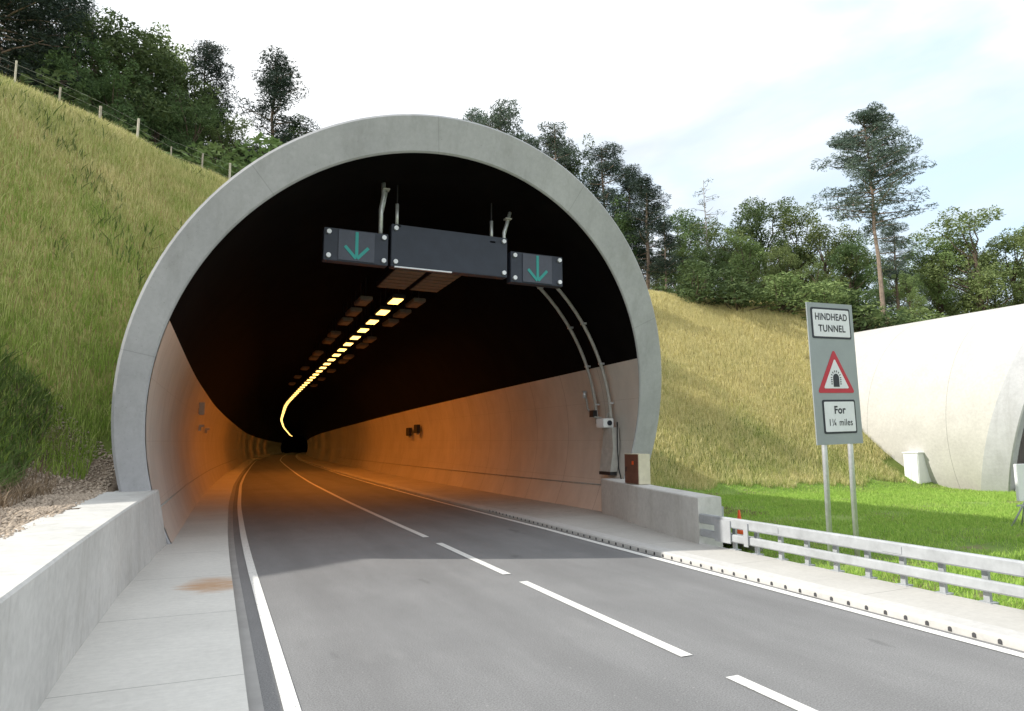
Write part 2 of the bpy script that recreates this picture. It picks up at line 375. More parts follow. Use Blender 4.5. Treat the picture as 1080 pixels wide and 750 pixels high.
# ------------------------------------------------------------------ terrain
XB = [-60, -40, -20, -10, -6, -3.4, -2, 2, 6, 10, 13, 17, 30, 35, 60]
YB = [-6, -2, 4, 9, 11.8, 14.0, 15.6, 18, 20, 21.5, 22.6, 23.0, 22.8, 21.6, 21.6]
XH = [-60, -30, -20, -12, -5, 1, 8, 14, 22, 35, 60, 140]
ZH = [16.5, 16, 15.5, 14.9, 14.6, 14.4, 13.9, 13.4, 12.6, 12.1, 12, 12]
def vnoise(X, Y, s, seed):
    out = np.zeros_like(X)
    r_ = np.random.default_rng(seed)
    for k in range(7):
        a = r_.uniform(0, 2*np.pi); f = s*(1+k*.55); ph = r_.uniform(0, 6.28)
        out += np.sin((X*np.cos(a)+Y*np.sin(a))*f+ph)/(1+k*.5)
    return out/3
def terrain(X, Y):
    X = np.asarray(X, float); Y = np.asarray(Y, float)
    lawn = -.14 + .10*vnoise(X, Y, .28, 3) + .10*np.exp(-((X-17)/5)**2-((Y-16)/4)**2)
    lawn = np.where((X > 8.9) & (Y < 17), np.minimum(lawn, -.08) - .06*np.exp(-((X-9.8)/.8)**2), lawn)
    left = 1.16 + .05*vnoise(X, Y, 1.1, 4) + np.clip((-X-2.3)*.16, 0, .5)
    t_ = np.clip((X+1.5)/11, 0, 1)
    mid = np.where(Y < 16.9, -.35, (1-t_)*1.2+t_*(-.1))
    base = np.where(X < -1.5, left, np.where(X > np.where(Y < 11, 8.9, np.where(Y < 16.9, 8.95+(Y-11)*.24, 9.5)), lawn, mid))
    # second road's bed
    base = np.where((X > 32.2) & (X < 42.5) & (Y < 30), -.3, base)
    yb = np.interp(X, XB, YB); H = np.interp(X, XH, ZH)
    s = np.interp(X, [-4, 14], [.86, .90]) 
    h = s*(Y-yb) + .22*vnoise(X, Y, .55, 5)*np.clip((Y-yb)/3, 0, 1)
    # rounded toe and crest
    h = np.where(h < -1.2, 0, np.where(h < 1.2, (h+1.2)**2/4.8, h))
    top = H-base + .15*vnoise(X, Y, .4, 6)
    k = 1.1; h = -np.log(np.exp(-h/k)+np.exp(-top/k))*k; h = np.maximum(h, 0)
    plateau = np.clip(Y-yb-H/s-2, 0, 80)*.02
    # side slope of the cutting, left of the wall
    sd = np.clip((-X-4.6)*.30, 0, 12)*np.clip((40-Y)/20, 0, 1)
    hh = base+np.maximum(h, sd*1.0)+plateau
    return hh
gx = np.concatenate([np.linspace(-900, -60, 18), np.linspace(-52, -16, 19), np.arange(-15, -4, .5), np.arange(-4, 13, .18), np.arange(13, 29, .5), np.arange(29, 46, .22), np.arange(46, 80, 2), np.linspace(84, 1000, 20)])
gy = np.concatenate([np.linspace(-700, -20, 16), np.arange(-16, 8, 1.), np.arange(8, 12, .4), np.arange(12, 34, .2), np.arange(34, 52, .6), np.arange(52, 120, 4), np.linspace(125, 1500, 22)])
gx = np.unique(np.round(np.append(gx, [-1.62, -1.32, 8.85, 8.95]), 3)); gx = gx[np.insert(np.diff(gx) > .05, 0, True)]
GX, GY = np.meshgrid(gx, gy); GZ = terrain(GX, GY)
V = np.stack([GX, GY, GZ], -1).reshape(-1, 3); nx = len(gx); ny = len(gy)
ii, jj = np.meshgrid(np.arange(ny-1), np.arange(nx-1), indexing='ij'); q0 = (ii*nx+jj).ravel()
F = np.stack([q0, q0+1, q0+nx+1, q0+nx], -1)
keep = np.ones(len(F), bool)
def in_bore(P, dx, dy, curve, r=.0):
    o = np.interp(P[:, 1], _fy, _fx2) if curve else 0
    a = (P[:, 0]-(4.82+dx+o))/6.24; bb = (P[:, 2]-2.50)/6.02
    return (a*a+bb*bb < 1) & (P[:, 1] > 16.6+dy)
for dx, dy, c in ((0, 0, True), (33, 3.85, False)):
    vin = in_bore(V, dx, dy, c); keep &= ~(vin[F].any(1))
np_ground = np_mesh('ground', V, F[keep], M['ground']); tag(np_ground, kind='structure')
np_ground.data.polygons.foreach_set('use_smooth', [True]*len(np_ground.data.polygons))

# ------------------------------------------------------------------ grass (uncountable)
def blades(name, X, Y, hmin, hmax, width, mat, label, lean=.35, cat='grass', Z=None):
    n = len(X); Z = terrain(X, Y)-.03 if Z is None else Z
    h = rng.uniform(hmin, hmax, n); a = rng.uniform(0, 2*np.pi, n); l = rng.normal(0, lean, n)*h; la = rng.uniform(0, 2*np.pi, n)
    w = width*rng.uniform(.6, 1.3, n)
    B = np.stack([X, Y, Z], -1); T = B+np.stack([np.cos(la)*l, np.sin(la)*l, h], -1)
    Mi = B+np.stack([np.cos(la)*l*.35, np.sin(la)*l*.35, h*.55], -1)
    s_ = np.stack([np.cos(a)*w, np.sin(a)*w, np.zeros(n)], -1)
    Vv = np.stack([B-s_, B+s_, Mi+s_*.8, Mi-s_*.8, T-s_*.15, T+s_*.15], 1).reshape(-1, 3); k = np.arange(n)*6
    Ff = np.concatenate([np.stack([k, k+1, k+2, k+3], -1), np.stack([k+3, k+2, k+5, k+4], -1)])
    o = np_mesh(name, Vv, Ff, mat); return tag(o, label, cat, kind='stuff')
def outside(X, Y, Z, m=.0):
    ok = np.ones(len(X), bool); P = np.stack([X, Y, Z], -1)
    for dx, dy, c in ((0, 0, True), (33, 3.85, False)):
        o = np.interp(Y, _fy, _fx2) if c else 0
        a = (X-(4.87+dx+o))/6.72; bb = (Z-2.56)/6.48
        yring = D0+dy+(X-dx-3.5)*.142-Z*.315
        ok &= ~((a*a+bb*bb < 1) & (Y > yring-.3))
    return ok
def scatter(n, x0, x1, y0, y1):
    return rng.uniform(x0, x1, n), rng.uniform(y0, y1, n)
# left and right hillside; clumped
def meadow(n, x0, x1, y0, y1):
    X, Y = scatter(n, x0, x1, y0, y1)
    yb = np.interp(X, XB, YB); H = np.interp(X, XH, ZH)
    ok = (Y > yb-.1+.5*vnoise(X, Y, 2.2, 11)) & (Y < yb+H/.86+6)
    ok &= ~((X > -2.2) & (X < 9.6) & (Y < yb+1)); ok &= ~((X > 30.5) & (Y < 24)); X = X[ok]; Y = Y[ok]
    c = vnoise(X, Y, 3.1, 12)*.6+rng.uniform(-1.2, 1.2, len(X)); X = X[c > -.9]; Y = Y[c > -.9]
    ok = outside(X, Y, terrain(X, Y)); return X[ok], Y[ok]
X1, Y1 = meadow(620000, -15, 4, 8, 46); X2, Y2 = meadow(620000, 8, 37, 17, 42)
blades('meadow_grass', X1, Y1, .10, .38, .0075, M['tallgrass'], 'tall green and straw coloured meadow grass on the steep bank left of the tunnel')
blades('meadow_grass', X2, Y2, .10, .36, .009, M['tallgrass'], 'tall dry golden meadow grass on the bank between the two tunnels')
X, Y = scatter(450000, 8.95, 42, 1, 25); yb = np.interp(X, XB, YB)
k_ = vnoise(X*1.0, Y*1.4, 1.1, 21); ok = (Y < yb+.4) & ~((X > 32) & (X < 42.5)) & (k_+rng.uniform(-.5, .5, len(X)) > -.30) & (rng.uniform(0, 1, len(X)) < np.clip(1.6-Y*.02, .3, 1))
ok &= ~((Y > 10.6) & (X < 9.35+(Y-10.8)*.24)); ok &= ~((X < 13) & (Y > 15.5) & (vnoise(X, Y, .9, 30) > -.3))
X = X[ok]; Y = Y[ok]; ok = outside(X, Y, terrain(X, Y)); X = X[ok]; Y = Y[ok]
blades('lawn', X, Y, .05, .15, .010, M['lawngrass'], 'short bright green lawn beyond the roadside barrier', .5)

n = 9000; X = rng.uniform(-14, -.5, n); Y = rng.uniform(10, 33, n); c = vnoise(X, Y, .9, 44); ok = (c > .15) & (Y > np.interp(X, XB, YB)+.2); X = X[ok]; Y = Y[ok]; ok = outside(X, Y, terrain(X, Y)); X = X[ok]; Y = Y[ok]
blades('weeds', X, Y, .15, .42, .028, M['weed'], 'broad leaved weeds growing in patches on the left bank', .6, 'weeds')
n = 14000; X = rng.uniform(-4.8, -3.0, n); Y = rng.uniform(8, 16.3, n)
blades('weeds', X, Y, .08, .35, .022, M['weed'], 'dark green weeds along the foot of the left bank', .8, 'weeds')
n = 5000; X = 8.92+np.abs(rng.normal(0, .2, n)); Y = rng.uniform(1, 10.6, n)
blades('verge_weeds', X, Y, .05, .22, .010, M['lawngrass'], 'rough grass growing at the foot of the roadside barrier', .7)
# gravel strip behind the left wall
n = 15000; X = rng.uniform(-3.7, -1.78, n); Y = rng.uniform(4, 16.4, n)
keepg = rng.uniform(0, 1, n) < np.clip((X+3.7)/1.0, .15, 1); X = X[keepg]; Y = Y[keepg]; n = len(X)
Z = terrain(X, Y); s_ = rng.uniform(.012, .042, n)
oct_ = np.array([(1,0,0),(-1,0,0),(0,1,0),(0,-1,0),(0,0,.7),(0,0,-.7)]); of = np.array([(0,2,4),(2,1,4),(1,3,4),(3,0,4),(2,0,5),(1,2,5),(3,1,5),(0,3,5)])
Vg = (oct_[None]*s_[:, None, None]*rng.uniform(.6, 1.3, (n, 6, 1))+np.stack([X, Y, Z+s_*.3], -1)[:, None]).reshape(-1, 3)
Fg = (of[None]+np.arange(n)[:, None, None]*6).reshape(-1, 3)
tag(np_mesh('gravel', Vg, Fg, M['gravel']), 'loose pinkish gravel and rubble strip behind the left retaining wall', 'gravel', kind='stuff')
X = rng.uniform(-4.6, -2.5, 5200); Y = rng.uniform(9, 16, 5200)
blades('dead_stalks', X, Y, .06, .32, .008, M['deadstem'], 'dead brown stalks along the foot of the left bank', .9, 'dead plants')
X = rng.uniform(9.9, 15, 9000); Y = rng.uniform(15.5, 22, 9000); ok = outside(X, Y, terrain(X, Y)) & (Y < np.interp(X, XB, YB)+.3); X = X[ok]; Y = Y[ok]
blades('dead_stalks', X, Y, .03, .16, .012, M['deadstem'], 'brown withered plants on bare soil behind the right wing wall', 1.0, 'dead plants')

# ------------------------------------------------------------------ walls beside the portal
w = thing('retaining_wall', (-1.1, 2, 0), 'low thick pale concrete wall along the left footway with a broad flat top', 'wall')
b = MB(); WP = [(0, -.4), (.0, 1.16), (-.02, 1.18), (-.80, 1.18), (-.82, 1.16), (-.82, -.4)]; wy = (-12, 5, 7.5, 9.5, 11, 12.9); wo = (0, 0, .02, .05, .10, .16); wb = (0, 0, .06, .17, .30, .46)
vv = [(x+((ob if z < 0 else o) if x > -.5 else 0), y, z) for y, o, ob in zip(wy, wo, wb) for x, z in WP]
b.add(vv, [tuple(range(6)), tuple(range(30, 36))[::-1]]+[(k*6+i, k*6+i+6, k*6+(i+1) % 6+6, k*6+(i+1) % 6) for k in range(5) for i in range(6)])
b.build('wall', M['wall'], w)
ww = thing('wing_wall', (8.63, 10.8, 0), 'low grey concrete wing wall joining the portal to the barrier on the right', 'wall')
b = MB()
vs = []
for y, z, x in ((0, 1.0, 0), (2.9, 1.02, .58), (5.9, 1.04, 1.38)):
    vs += [(x, y, -.3), (x, y, z-.02), (x+.02, y, z), (x+.55, y, z), (x+.57, y, z-.02), (x+.57, y, -.3)]
b.add(vs, [(0,1,2,3,4,5), (12,13,14,15,16,17)[::-1]]+[(k*6+i, k*6+i+6, k*6+(i+1) % 6+6, k*6+(i+1) % 6) for k in (0, 1) for i in range(6)])
b.build('wall', M['wall'], ww)
b = MB(); b.box((.60, .16, .55), (.09, .26, .5)); b.build('end_plate', M['galv'], ww)

# equipment cabinet on wing wall, brown side and cream front
cb = thing('equipment_cabinet', (9.52, 14.1, 1.03), 'small box with brown side and cream front standing on the wing wall by the portal', 'cabinet')
b = MB(); b.box((.17, .30, .37), (.34, .60, .74)); b.build('cabinet_body', M['cream'], cb, bevel=.01)
b = MB(); b.box((-.012, .30, .37), (.02, .57, .71)); b.build('door', M['brown'], cb)
b = MB(); b.box((-.028, .22, .52), (.012, .07, .09)); b.build('label_plate', M['orange'], cb)
b = MB(); b.box((-.03, .52, .36), (.02, .02, .12)); b.build('handle', M['dark'], [c for c in KIDS(cb) if c.name.startswith('door')][0])

# ------------------------------------------------------------------ vehicle barrier on the right
vb = thing('vehicle_barrier', (8.68, 0, .12), 'low galvanised two rail barrier along the right footway', 'barrier')
def rail(z0, z1, x, y0, y1, th=.10):
    b = MB(); c = .02
    pr = [(x, z0+c), (x+.0, z1-c), (x+c, z1), (x+th-c, z1), (x+th, z1-c), (x+th, z0+c), (x+th-c, z0), (x+c, z0)]
    b.prism(pr, y0, y1); return b
rail(.40, .58, -.06, -12, 10.76).build('rail', M['galv'], vb)
rail(.155, .295, -.05, -12, 10.76, .08).build('rail', M['galv'], vb)
for i in range(32):
    y = 9.98-i*.553
    b = MB(); b.box((.10, y, .26), (.05, .075, .60)); b.box((.10, y, .005), (.15, .16, .02)); b.box((.055, y, .46), (.05, .11, .11)); b.box((.055, y, .2), (.05, .11, .09))
    p_ = b.build('post', M['galv'], vb)
for y in (10.1, 9.5):
    b = MB(); b.box((-.075, y, .33), (.02,   .42 if y > 9.8 else .10, .40)); b.build('splice_plate', M['galv'], vb)
for y in np.arange(-11, 9.3, .553*4): b = MB(); b.box((-.066, y, .49), (.006, .3, .10)); b.build('splice_plate', M['galv'], vb)

# ------------------------------------------------------------------ the road sign
sx, sy, sw, sh = 10.34, 9.35, 1.20, 2.70
sg = thing('road_sign', (sx+.5, sy, -.15), 'tall grey road sign reading HINDHEAD TUNNEL with a red tunnel warning triangle, on two posts', 'road sign')
for px in (.17, .85):
    b = MB(); b.tube([(px-.5, .07, -.2), (px-.5, .07, 4.35)], .050, 14); b.build('post', M['steel'], sg, smooth=True)
SP = None; TL = R(1.6); RM = Matrix.Rotation(-TL, 4, 'Y')
def on_sign(mb, name, mat, y=0, bevel=0):
    mb.v = [tuple((RM @ Vector((v[0], v[1], v[2])))+Vector((-.03, y, 3.52))) for v in mb.v]
    return mb.build(name, mat, SP if SP else sg, bevel=bevel)
b = MB(); b.box((0, 0, 0), (sw, .022, sh)); SP = on_sign(b, 'sign_plate', M['sgrey'])
for z in (-.95, 0, .95): b = MB(); b.box((0, .03, z), (sw*.92, .035, .06)); on_sign(b, 'bracket', M['steel'])
def rrect(w_, h_, r_=.04):
    P = []
    for cx, cz, a0 in ((w_/2-r_, h_/2-r_, 0), (-w_/2+r_, h_/2-r_, 90), (-w_/2+r_, -h_/2+r_, 180), (w_/2-r_, -h_/2+r_, 270)):
        for k in range(5): q = R(a0+k*22.5); P.append((cx+r_*math.cos(q), cz+r_*math.sin(q)))
    return P
def plate(P, x, z, y, name, mat):
    b = MB(); b.prism([(px+x, pz+z) for px, pz in P], -.003, .003); return on_sign(b, name, mat, y)
def text(s, size, x, z, y, name='lettering', bold=.006, sxx=1.0, mat='sblack'):
    cu = bpy.data.curves.new('t', 'FONT'); cu.body = s; cu.size = size; cu.align_x = 'CENTER'; cu.align_y = 'CENTER'; cu.offset = bold; cu.space_character = 1.06
    o = bpy.data.objects.new('t', cu); COL.objects.link(o); dg = bpy.context.evaluated_depsgraph_get(); dg.update()
    me = bpy.data.meshes.new_from_object(o.evaluated_get(dg)); bpy.data.objects.remove(o)
    for v in me.vertices:
        p = RM @ Vector((v.co.x*sxx+x, 0, v.co.y+z)); v.co = p+Vector((-.03, y, 3.52))
    me.name = name; me.materials.clear(); return link(name, me, M[mat], SP)
plate(rrect(1.03, .60), 0, .96, -.015, 'panel_border', M['sblack']); plate(rrect(.955, .525, .025), 0, .96, -.022, 'white_panel', M['swhite'])
text('HINDHEAD', .185, 0, 1.075, -.028, sxx=.86, bold=.004); text('TUNNEL', .185, 0, .85, -.028, sxx=.95, bold=.004)
def tri(s_, r_): # rounded triangle, apex up
    P = []; hh = s_*math.sqrt(3)/2
    for cx, cz, a0 in ((s_/2-r_*1.73, -hh/3+r_, -90), (0, 2*hh/3-2*r_, 30), (-s_/2+r_*1.73, -hh/3+r_, 150)):
        for k in range(6): q = R(a0+k*24); P.append((cx+r_*math.cos(q), cz+r_*math.sin(q)))
    return P
plate(tri(.97, .035), 0, -.10, -.015, 'warning_triangle', M['sred']); plate(tri(.66, .02), 0, -.105, -.022, 'white_field', M['swhite'])
P = [(-.075, -.145), (.075, -.145), (.075, .03)]+[(.075*math.cos(q), .03+.075*math.sin(q)) for q in np.linspace(.1, 3.04, 9)]+[(-.075, .03)]
plate(P, 0, -.12, -.028, 'tunnel_symbol', M['sblack'])
b = MB()
for q in np.linspace(0, math.pi, 8):
    b.box((.118*math.cos(q), 0, -.09+.122*math.sin(q)), (.034, .004, .016), M=Matrix.Rotation(-(q), 3, 'Y'))
for zz in (-.13, -.17, -.21):
    for s2 in (-1, 1): b.box((s2*.118, 0, zz), (.034, .004, .018))
on_sign(b, 'portal_stones', M['sblack'], -.028)
plate(rrect(.86, .64), .03, -.83, -.015, 'panel_border', M['sblack']); plate(rrect(.785, .565, .025), .03, -.83, -.022, 'white_panel', M['swhite'])
text('For', .20, .03, -.71, -.028); text('1\u00bc miles', .18, .03, -.945, -.028, sxx=.9, bold=.002)

# ------------------------------------------------------------------ right hand extras
kc = thing('roadside_cabinet', (30.95, 22.3, -.2), 'white roadside cabinet on the lawn against the twin tunnel shell', 'cabinet')
b = MB(); b.box((.5, .38, .84), (1.0, .76, 1.62)); b.build('cabinet_body', M['white'], kc, bevel=.02)
b = MB(); b.box((.5, .38, 1.68), (1.08, .84, .07)); b.build('cap', M['white'], kc, bevel=.01)
b = MB(); b.box((-.012, .20, .85), (.02, .34, 1.42)); b.build('door', M['white'], kc)
b = MB(); b.box((-.012, .56, .85), (.02, .34, 1.42)); b.build('door', M['white'], kc)
b = MB(); b.box((.5, .38, .0), (1.05, .8, .14)); b.build('base', M['grey'], kc)
st = thing('temporary_sign', (18.55, 10.75, -.15), 'plain white board on a folding metal stand at the right edge of the lawn', 'sign')
b = MB(); b.box((.4, 0, 1.18), (.95, .07, .92)); b.build('board', M['white'], st, bevel=.012)
for s2 in (-1, 1):
    for t2 in (-1, 1):
        b = MB(); b.tube([(.35+s2*.03, t2*.05, .78), (.35-s2*.22, t2*.35, 0)], .022, 8); b.build('leg', M['galv'], st, smooth=True)
b = MB(); b.box((.18, -.04, .62), (.75, .03, .04)); b.build('crossbar', M['galv'], st)
cn = thing('traffic_cone', (11.15, 12.5, -.14), 'slim orange marker cone behind the end of the wing wall', 'cone')
cn.scale = (.72, .72, .92)
b = MB(); b.box((0, 0, .02), (.34, .34, .04)); b.build('base', M['dark'], cn, bevel=.01)
b = MB(); b.tube([(0, 0, .03), (0, 0, .2), (0, 0, .55), (0, 0, .70)], [.13, .105, .055, .03], 16); b.build('cone', M['orange'], cn, smooth=True)
b = MB(); b.tube([(0, 0, .38), (0, 0, .48)], [.086, .070], 16); b.build('band', M['white'], cn, smooth=True)
# second road
tag(link('road', bpy.data.meshes.new('road'), None), kind='structure')
r2 = [o for o in COL.objects if o.name.startswith('road') and o.type == 'MESH' and len(o.data.vertices) == 0][0]
r2.data.from_pydata([(33.9, -60, -.05), (41.5, -60, -.05), (41.5, 60, -.05), (33.9, 60, -.05)], [], [(0, 1, 2, 3)]); r2.data.materials.append(M['road'])
b = MB(); b.box((33.1, -8, -.02), (1.5, 100, .16)); b.box((42.2, -8, -.02), (1.3, 100, .16)); tag(b.build('footway', M['foot_right']), kind='structure')

# ------------------------------------------------------------------ signals hanging at the portal
GY_ = 14.7
def signal(name_l, x0, x1, z0, z1, z0r, z1r, arrow):
    s_ = thing('lane_signal', ((x0+x1)/2, GY_, (z0+z1)/2), name_l, 'lane signal'); w_ = (x1-x0)
    b = MB(); dz = 0
    b.box((0, .14, 0), (w_, .26, z1-z0)); ca = b.build('casing', M['navy'], s_, bevel=.012)
    if arrow:
        b = MB(); b.box((0, .0, 0), (w_*.56, .03, (z1-z0)*.92)); sc_ = b.build('screen', M['screen'], s_)
        b = MB(); h_ = (z1-z0)*.42
        b.box((0, -.022, .02), (.068, .012, h_*1.95))
        for s2 in (-1, 1): 
            Mx = Matrix.Rotation(s2*R(-47), 3, 'Y'); b.box((s2*.135, -.0235, -h_+.155), (.36, .011, .068), M=Mx)
        b.build('arrow', M['teal'], sc_)
    k = .10
    for bx in (-w_/2+k, w_/2-k):
        for bz in (-(z1-z0)/2+k, (z1-z0)/2-k):
            b = MB(); b.tube([(bx, .02, bz), (bx, -.05, bz)], .052, 12); b.build('bolt', M['bolt'], ca)
    return s_
signal('left lane signal, dark panel with a dim green downward arrow, under the portal', 1.97, 3.38, 6.00, 6.73, 0, 0, True)
signal('right lane signal, dark panel with a dim green downward arrow, above the conduits', 6.39, 7.81, 5.92, 6.68, 0, 0, True)
cs = signal('wide blank dark message panel between the two lane signals', 3.45, 6.30, 6.01, 6.99, 0, 0, False)
b = MB(); b.box((-.68, -.03, -.515), (1.35, .06, .03)); b.build('edge_strip', M['steel'], cs)
for i, (x, z0, z1, r_) in enumerate(((3.22, 6.7, 7.75, .05), (3.59, 6.95, 7.5, .04), (5.92, 6.85, 7.4, .04), (6.25, 6.7, 7.45, .045))):
    lab = ['long steel hanger above the left lane signal', 'short steel hanger at the left end of the message panel', 'short steel hanger near the right end of the message panel', 'bent steel hanger beside the right lane signal'][i]
    h = thing('steel_hanger', (x, GY_+.1, z0), lab, 'hanger')
    b = MB()
    if i in (0, 3):
        b.tube([(0, 0, 0), (0, 0, (z1-z0)*.6), (.05 if i == 0 else .07, 0, z1-z0-.1), (.05 if i == 0 else .18, .05, z1-z0+.25)], r_, 10); b.build('rod', M['steel'], h, smooth=True)
        b = MB(); b.tube([(.04, .05, (z1-z0)*.55), (.13, .05, z1-z0+.02)], .03, 8); b.build('brace', M['steel'], h, smooth=True)
        b = MB(); b.box((.1, .0, z1-z0+.05), (.16, .16, .03)); b.build('bracket', M['grey'], h)
    else:
        b.tube([(0, 0, 0), (0, 0, z1-z0)], r_, 10); b.build('rod', M['steel'], h, smooth=True)
        b = MB(); b.tube([(0, 0, z1-z0), (0, 0, z1-z0+.45)], .018, 6); b.build('cable', M['dark'], h)
        b = MB(); b.box((0, -.02, .0), (.14, .14, .04)); b.build('bracket', M['grey'], h)
# lamps ------------------------------------------------------
LYt = [20, 24, 40.7, 62, 86, 133, 180, 288, 451]; LXt = [5.68, 5.75, 6.2, 6.8, 7.7, 11.2, 15.8, 27.9, 49]
_lx = np.interp(np.arange(0, 500, .5), LYt, LXt); _lk = np.exp(-np.linspace(-2, 2, 61)**2); _lk /= _lk.sum(); _lx = np.convolve(np.pad(_lx, 30, mode='edge'), _lk, 'valid')
def lampx(y): return float(np.interp(y, np.arange(0, 500, .5), _lx))
def make_lamp(lit):
    t_ = thing('tunnel_lamp', (0, 0, 0), 'x', 'lamp')
    b = MB(); b.box((0, 0, .09), (.46, 1.25, .14)); b.build('housing', M['dark'] if lit else M['lampoff'], t_, bevel=.02)
    b = MB(); b.box((0, 0, .005), (.36, .95, .03)); b.build('diffuser', M['lamp'] if lit else M['lampoff'], t_)
    for yy in (-.45, .45): b = MB(); b.tube([(0, yy, .15), (0, yy, .95)], .02, 6); b.build('hanger', M['dark'], t_)
    return t_
la = make_lamp(True); la['label'] = 'lit amber lamp in the long central row under the black tunnel ceiling'; la['group'] = 'lit lamps in the central row'
lb = make_lamp(False); lb['group'] = 'unlit lamps beside the lit row'; lb['label'] = 'unlit grey lamp in the row left of the lit lamps'
y = 23.8; first = True
while y < 318:
    o = la if first else copy_tree(la); first = False
    xx = lampx(y); sl = (lampx(y+3)-lampx(y-3))/6
    o.location = (xx, y, 7.2+grade(y)); o.rotation_euler.z = -math.atan(sl)
    y += 2.2
first = True
for side, ys_ in ((-1, (25, 27.2, 29.4, 33, 35.2, 40, 42.2, 48, 54, 60)), (1, (24.6, 26.8, 29, 34, 36.2, 41, 43.2, 49, 55, 61))):
    for y in ys_:
        o = lb if first else copy_tree(lb); first = False
        if side > 0: o['label'] = 'unlit grey lamp in the row right of the lit lamps'
        o.location = (lampx(y)+side*.95, y, 7.3+grade(y))
for i, x in enumerate((5.05, 6.15)):
    g = thing('lighting_unit', (x, 20.0, 7.05), ['left', 'right'][i]+' one of the two large grey slatted units just behind the message panel', 'lighting unit')
    b = MB(); b.box((0, 0, .1), (.95, 3.0, .16)); b.build('housing', M['dark'], g)
    b = MB()
    for k in range(7): b.box((0, -1.26+k*.42, .0), (.9, .34, .02))
    b.build('louvre', M['lampoff'], g)
    for yy in (-1.2, 1.2): b = MB(); b.tube([(0, yy, .18), (0, yy, 1.1)], .025, 6); b.build('hanger', M['dark'], g)
# real lamps' light
for i, y in enumerate((27, 33, 40, 48, 56, 66, 78, 92, 110, 135, 165, 200)):
    ld = bpy.data.lights.new('lamp_glow', 'AREA'); ld.shape = 'RECTANGLE'; ld.size = .4; ld.size_y = 3.5; ld.energy = 75 if y < 30 else 165 if y < 60 else 70; ld.color = (1, .27, .03)
    lo = bpy.data.objects.new('lamp_glow', ld); COL.objects.link(lo); lo.location = (lampx(y), y+1.1, 7.14+grade(y))

# conduits and camera on the right wall
def wall_x(z):   # inner face x at height z, right side
    v = z/math.cos(LE); s_ = (v-INN[1])/5.94; return 3.5+(INN[0]+5.94*math.sqrt(max(0, 1-s_*s_))-3.5)*math.cos(SK)
for i, (y0, y1, zt) in enumerate(((21.9-4.2, 17.8, 7.1), (17.0, 17.2, 7.1))):
    t_ = thing('conduit', (wall_x(3), 17.5-i*.7, 2.9), ['left', 'right'][i]+' one of two grey curved conduits climbing the lining from the camera', 'conduit')
    pts = []
    for z in np.linspace(2.6, 6.9, 16):
        pts.append((wall_x(z)-.09-wall_x(3), (.25-i*.1)+.05*z*(1-i)*0, z-2.9))
    b = MB(); b.tube(pts, .05, 8); b.build('pipe', M['grey'], t_, smooth=True)
    b = MB()
    for p in pts[2::4]: b.box((p[0]+.03, p[1], p[2]), (.12, .16, .05))
    b.build('clip', M['steel'], t_)
t_ = thing('wall_camera', (wall_x(2.75)-.12, 17.05, 2.6), 'white box camera with dark lens on the right tunnel wall below the conduits', 'camera')
b = MB(); b.box((-.12, 0, .0), (.34, .42, .26)); cbod = b.build('camera_body', M['white'], t_, bevel=.015)
b = MB(); b.tube([(-.10, -.22, 0), (-.10, -.25, 0)], .075, 14); b.build('lens', M['sblack'], cbod)
b = MB(); b.box((.04, .05, -.16), (.25, .35, .08)); b.box((.04, .1, .2), (.1, .12, .18)); b.build('bracket', M['grey'], t_)
t_ = thing('bracket_arm', (wall_x(3.2)-.1, 18.3, 2.9), 'grey bracket arm with small round sensor left of the wall camera', 'bracket')
b = MB(); b.tube([(0, -.9, -.15), (-.05, -.55, -.1), (-.02, -.15, .15), (0, 0, .55)], .035, 8); b.build('arm', M['grey'], t_, smooth=True)
b = MB(); b.tube([(-.05, 0, .5), (-.05, 0, .72)], .07, 12); b.build('sensor', M['steel'], t_, smooth=True)
b = MB(); b.box((-.04, -.5, .0), (.14, .22, .2)); b.build('junction_box', M['dark'], t_)
t_ = thing('wall_cabinet', (wall_x(1.9)-.03, 16.95, 1.22), 'tall narrow grey cabinet on the right tunnel wall under the camera', 'cabinet')
lx = [wall_x(z)-wall_x(1.9)-.02 for z in (1.25, 1.9, 2.5)]
b = MB()
for (za, xa), (zb, xb) in (((0.0, lx[0]), (.65, lx[1])), ((.65, lx[1]), (1.25, lx[2]))):
    vs = [(xa+dx_, yy, za) for dx_ in (-.16, .06) for yy in (-.30, .30)]+[(xb+dx_, yy, zb) for dx_ in (-.16, .06) for yy in ((-.30, .30) if zb < 1 else (-.22, .22))]
    b.add(vs, [(0,1,3,2), (4,6,7,5), (0,4,5,1), (2,3,7,6), (0,2,6,4), (1,5,7,3)])
b.build('cabinet_body', M['grey'], t_)
b = MB(); b.box((lx[0]-.06, 0, -.05), (.22, .60, .09)); b.build('base', M['dark'], t_)
b = MB(); b.tube([(lx[2]-.05, -.33, 1.4), (lx[1]-.05, -.36, .7), (lx[0]-.02, -.52, .1), (lx[0]-.02, -.66, -.25)], .018, 6); b.build('cable', M['dark'], t_, smooth=True)
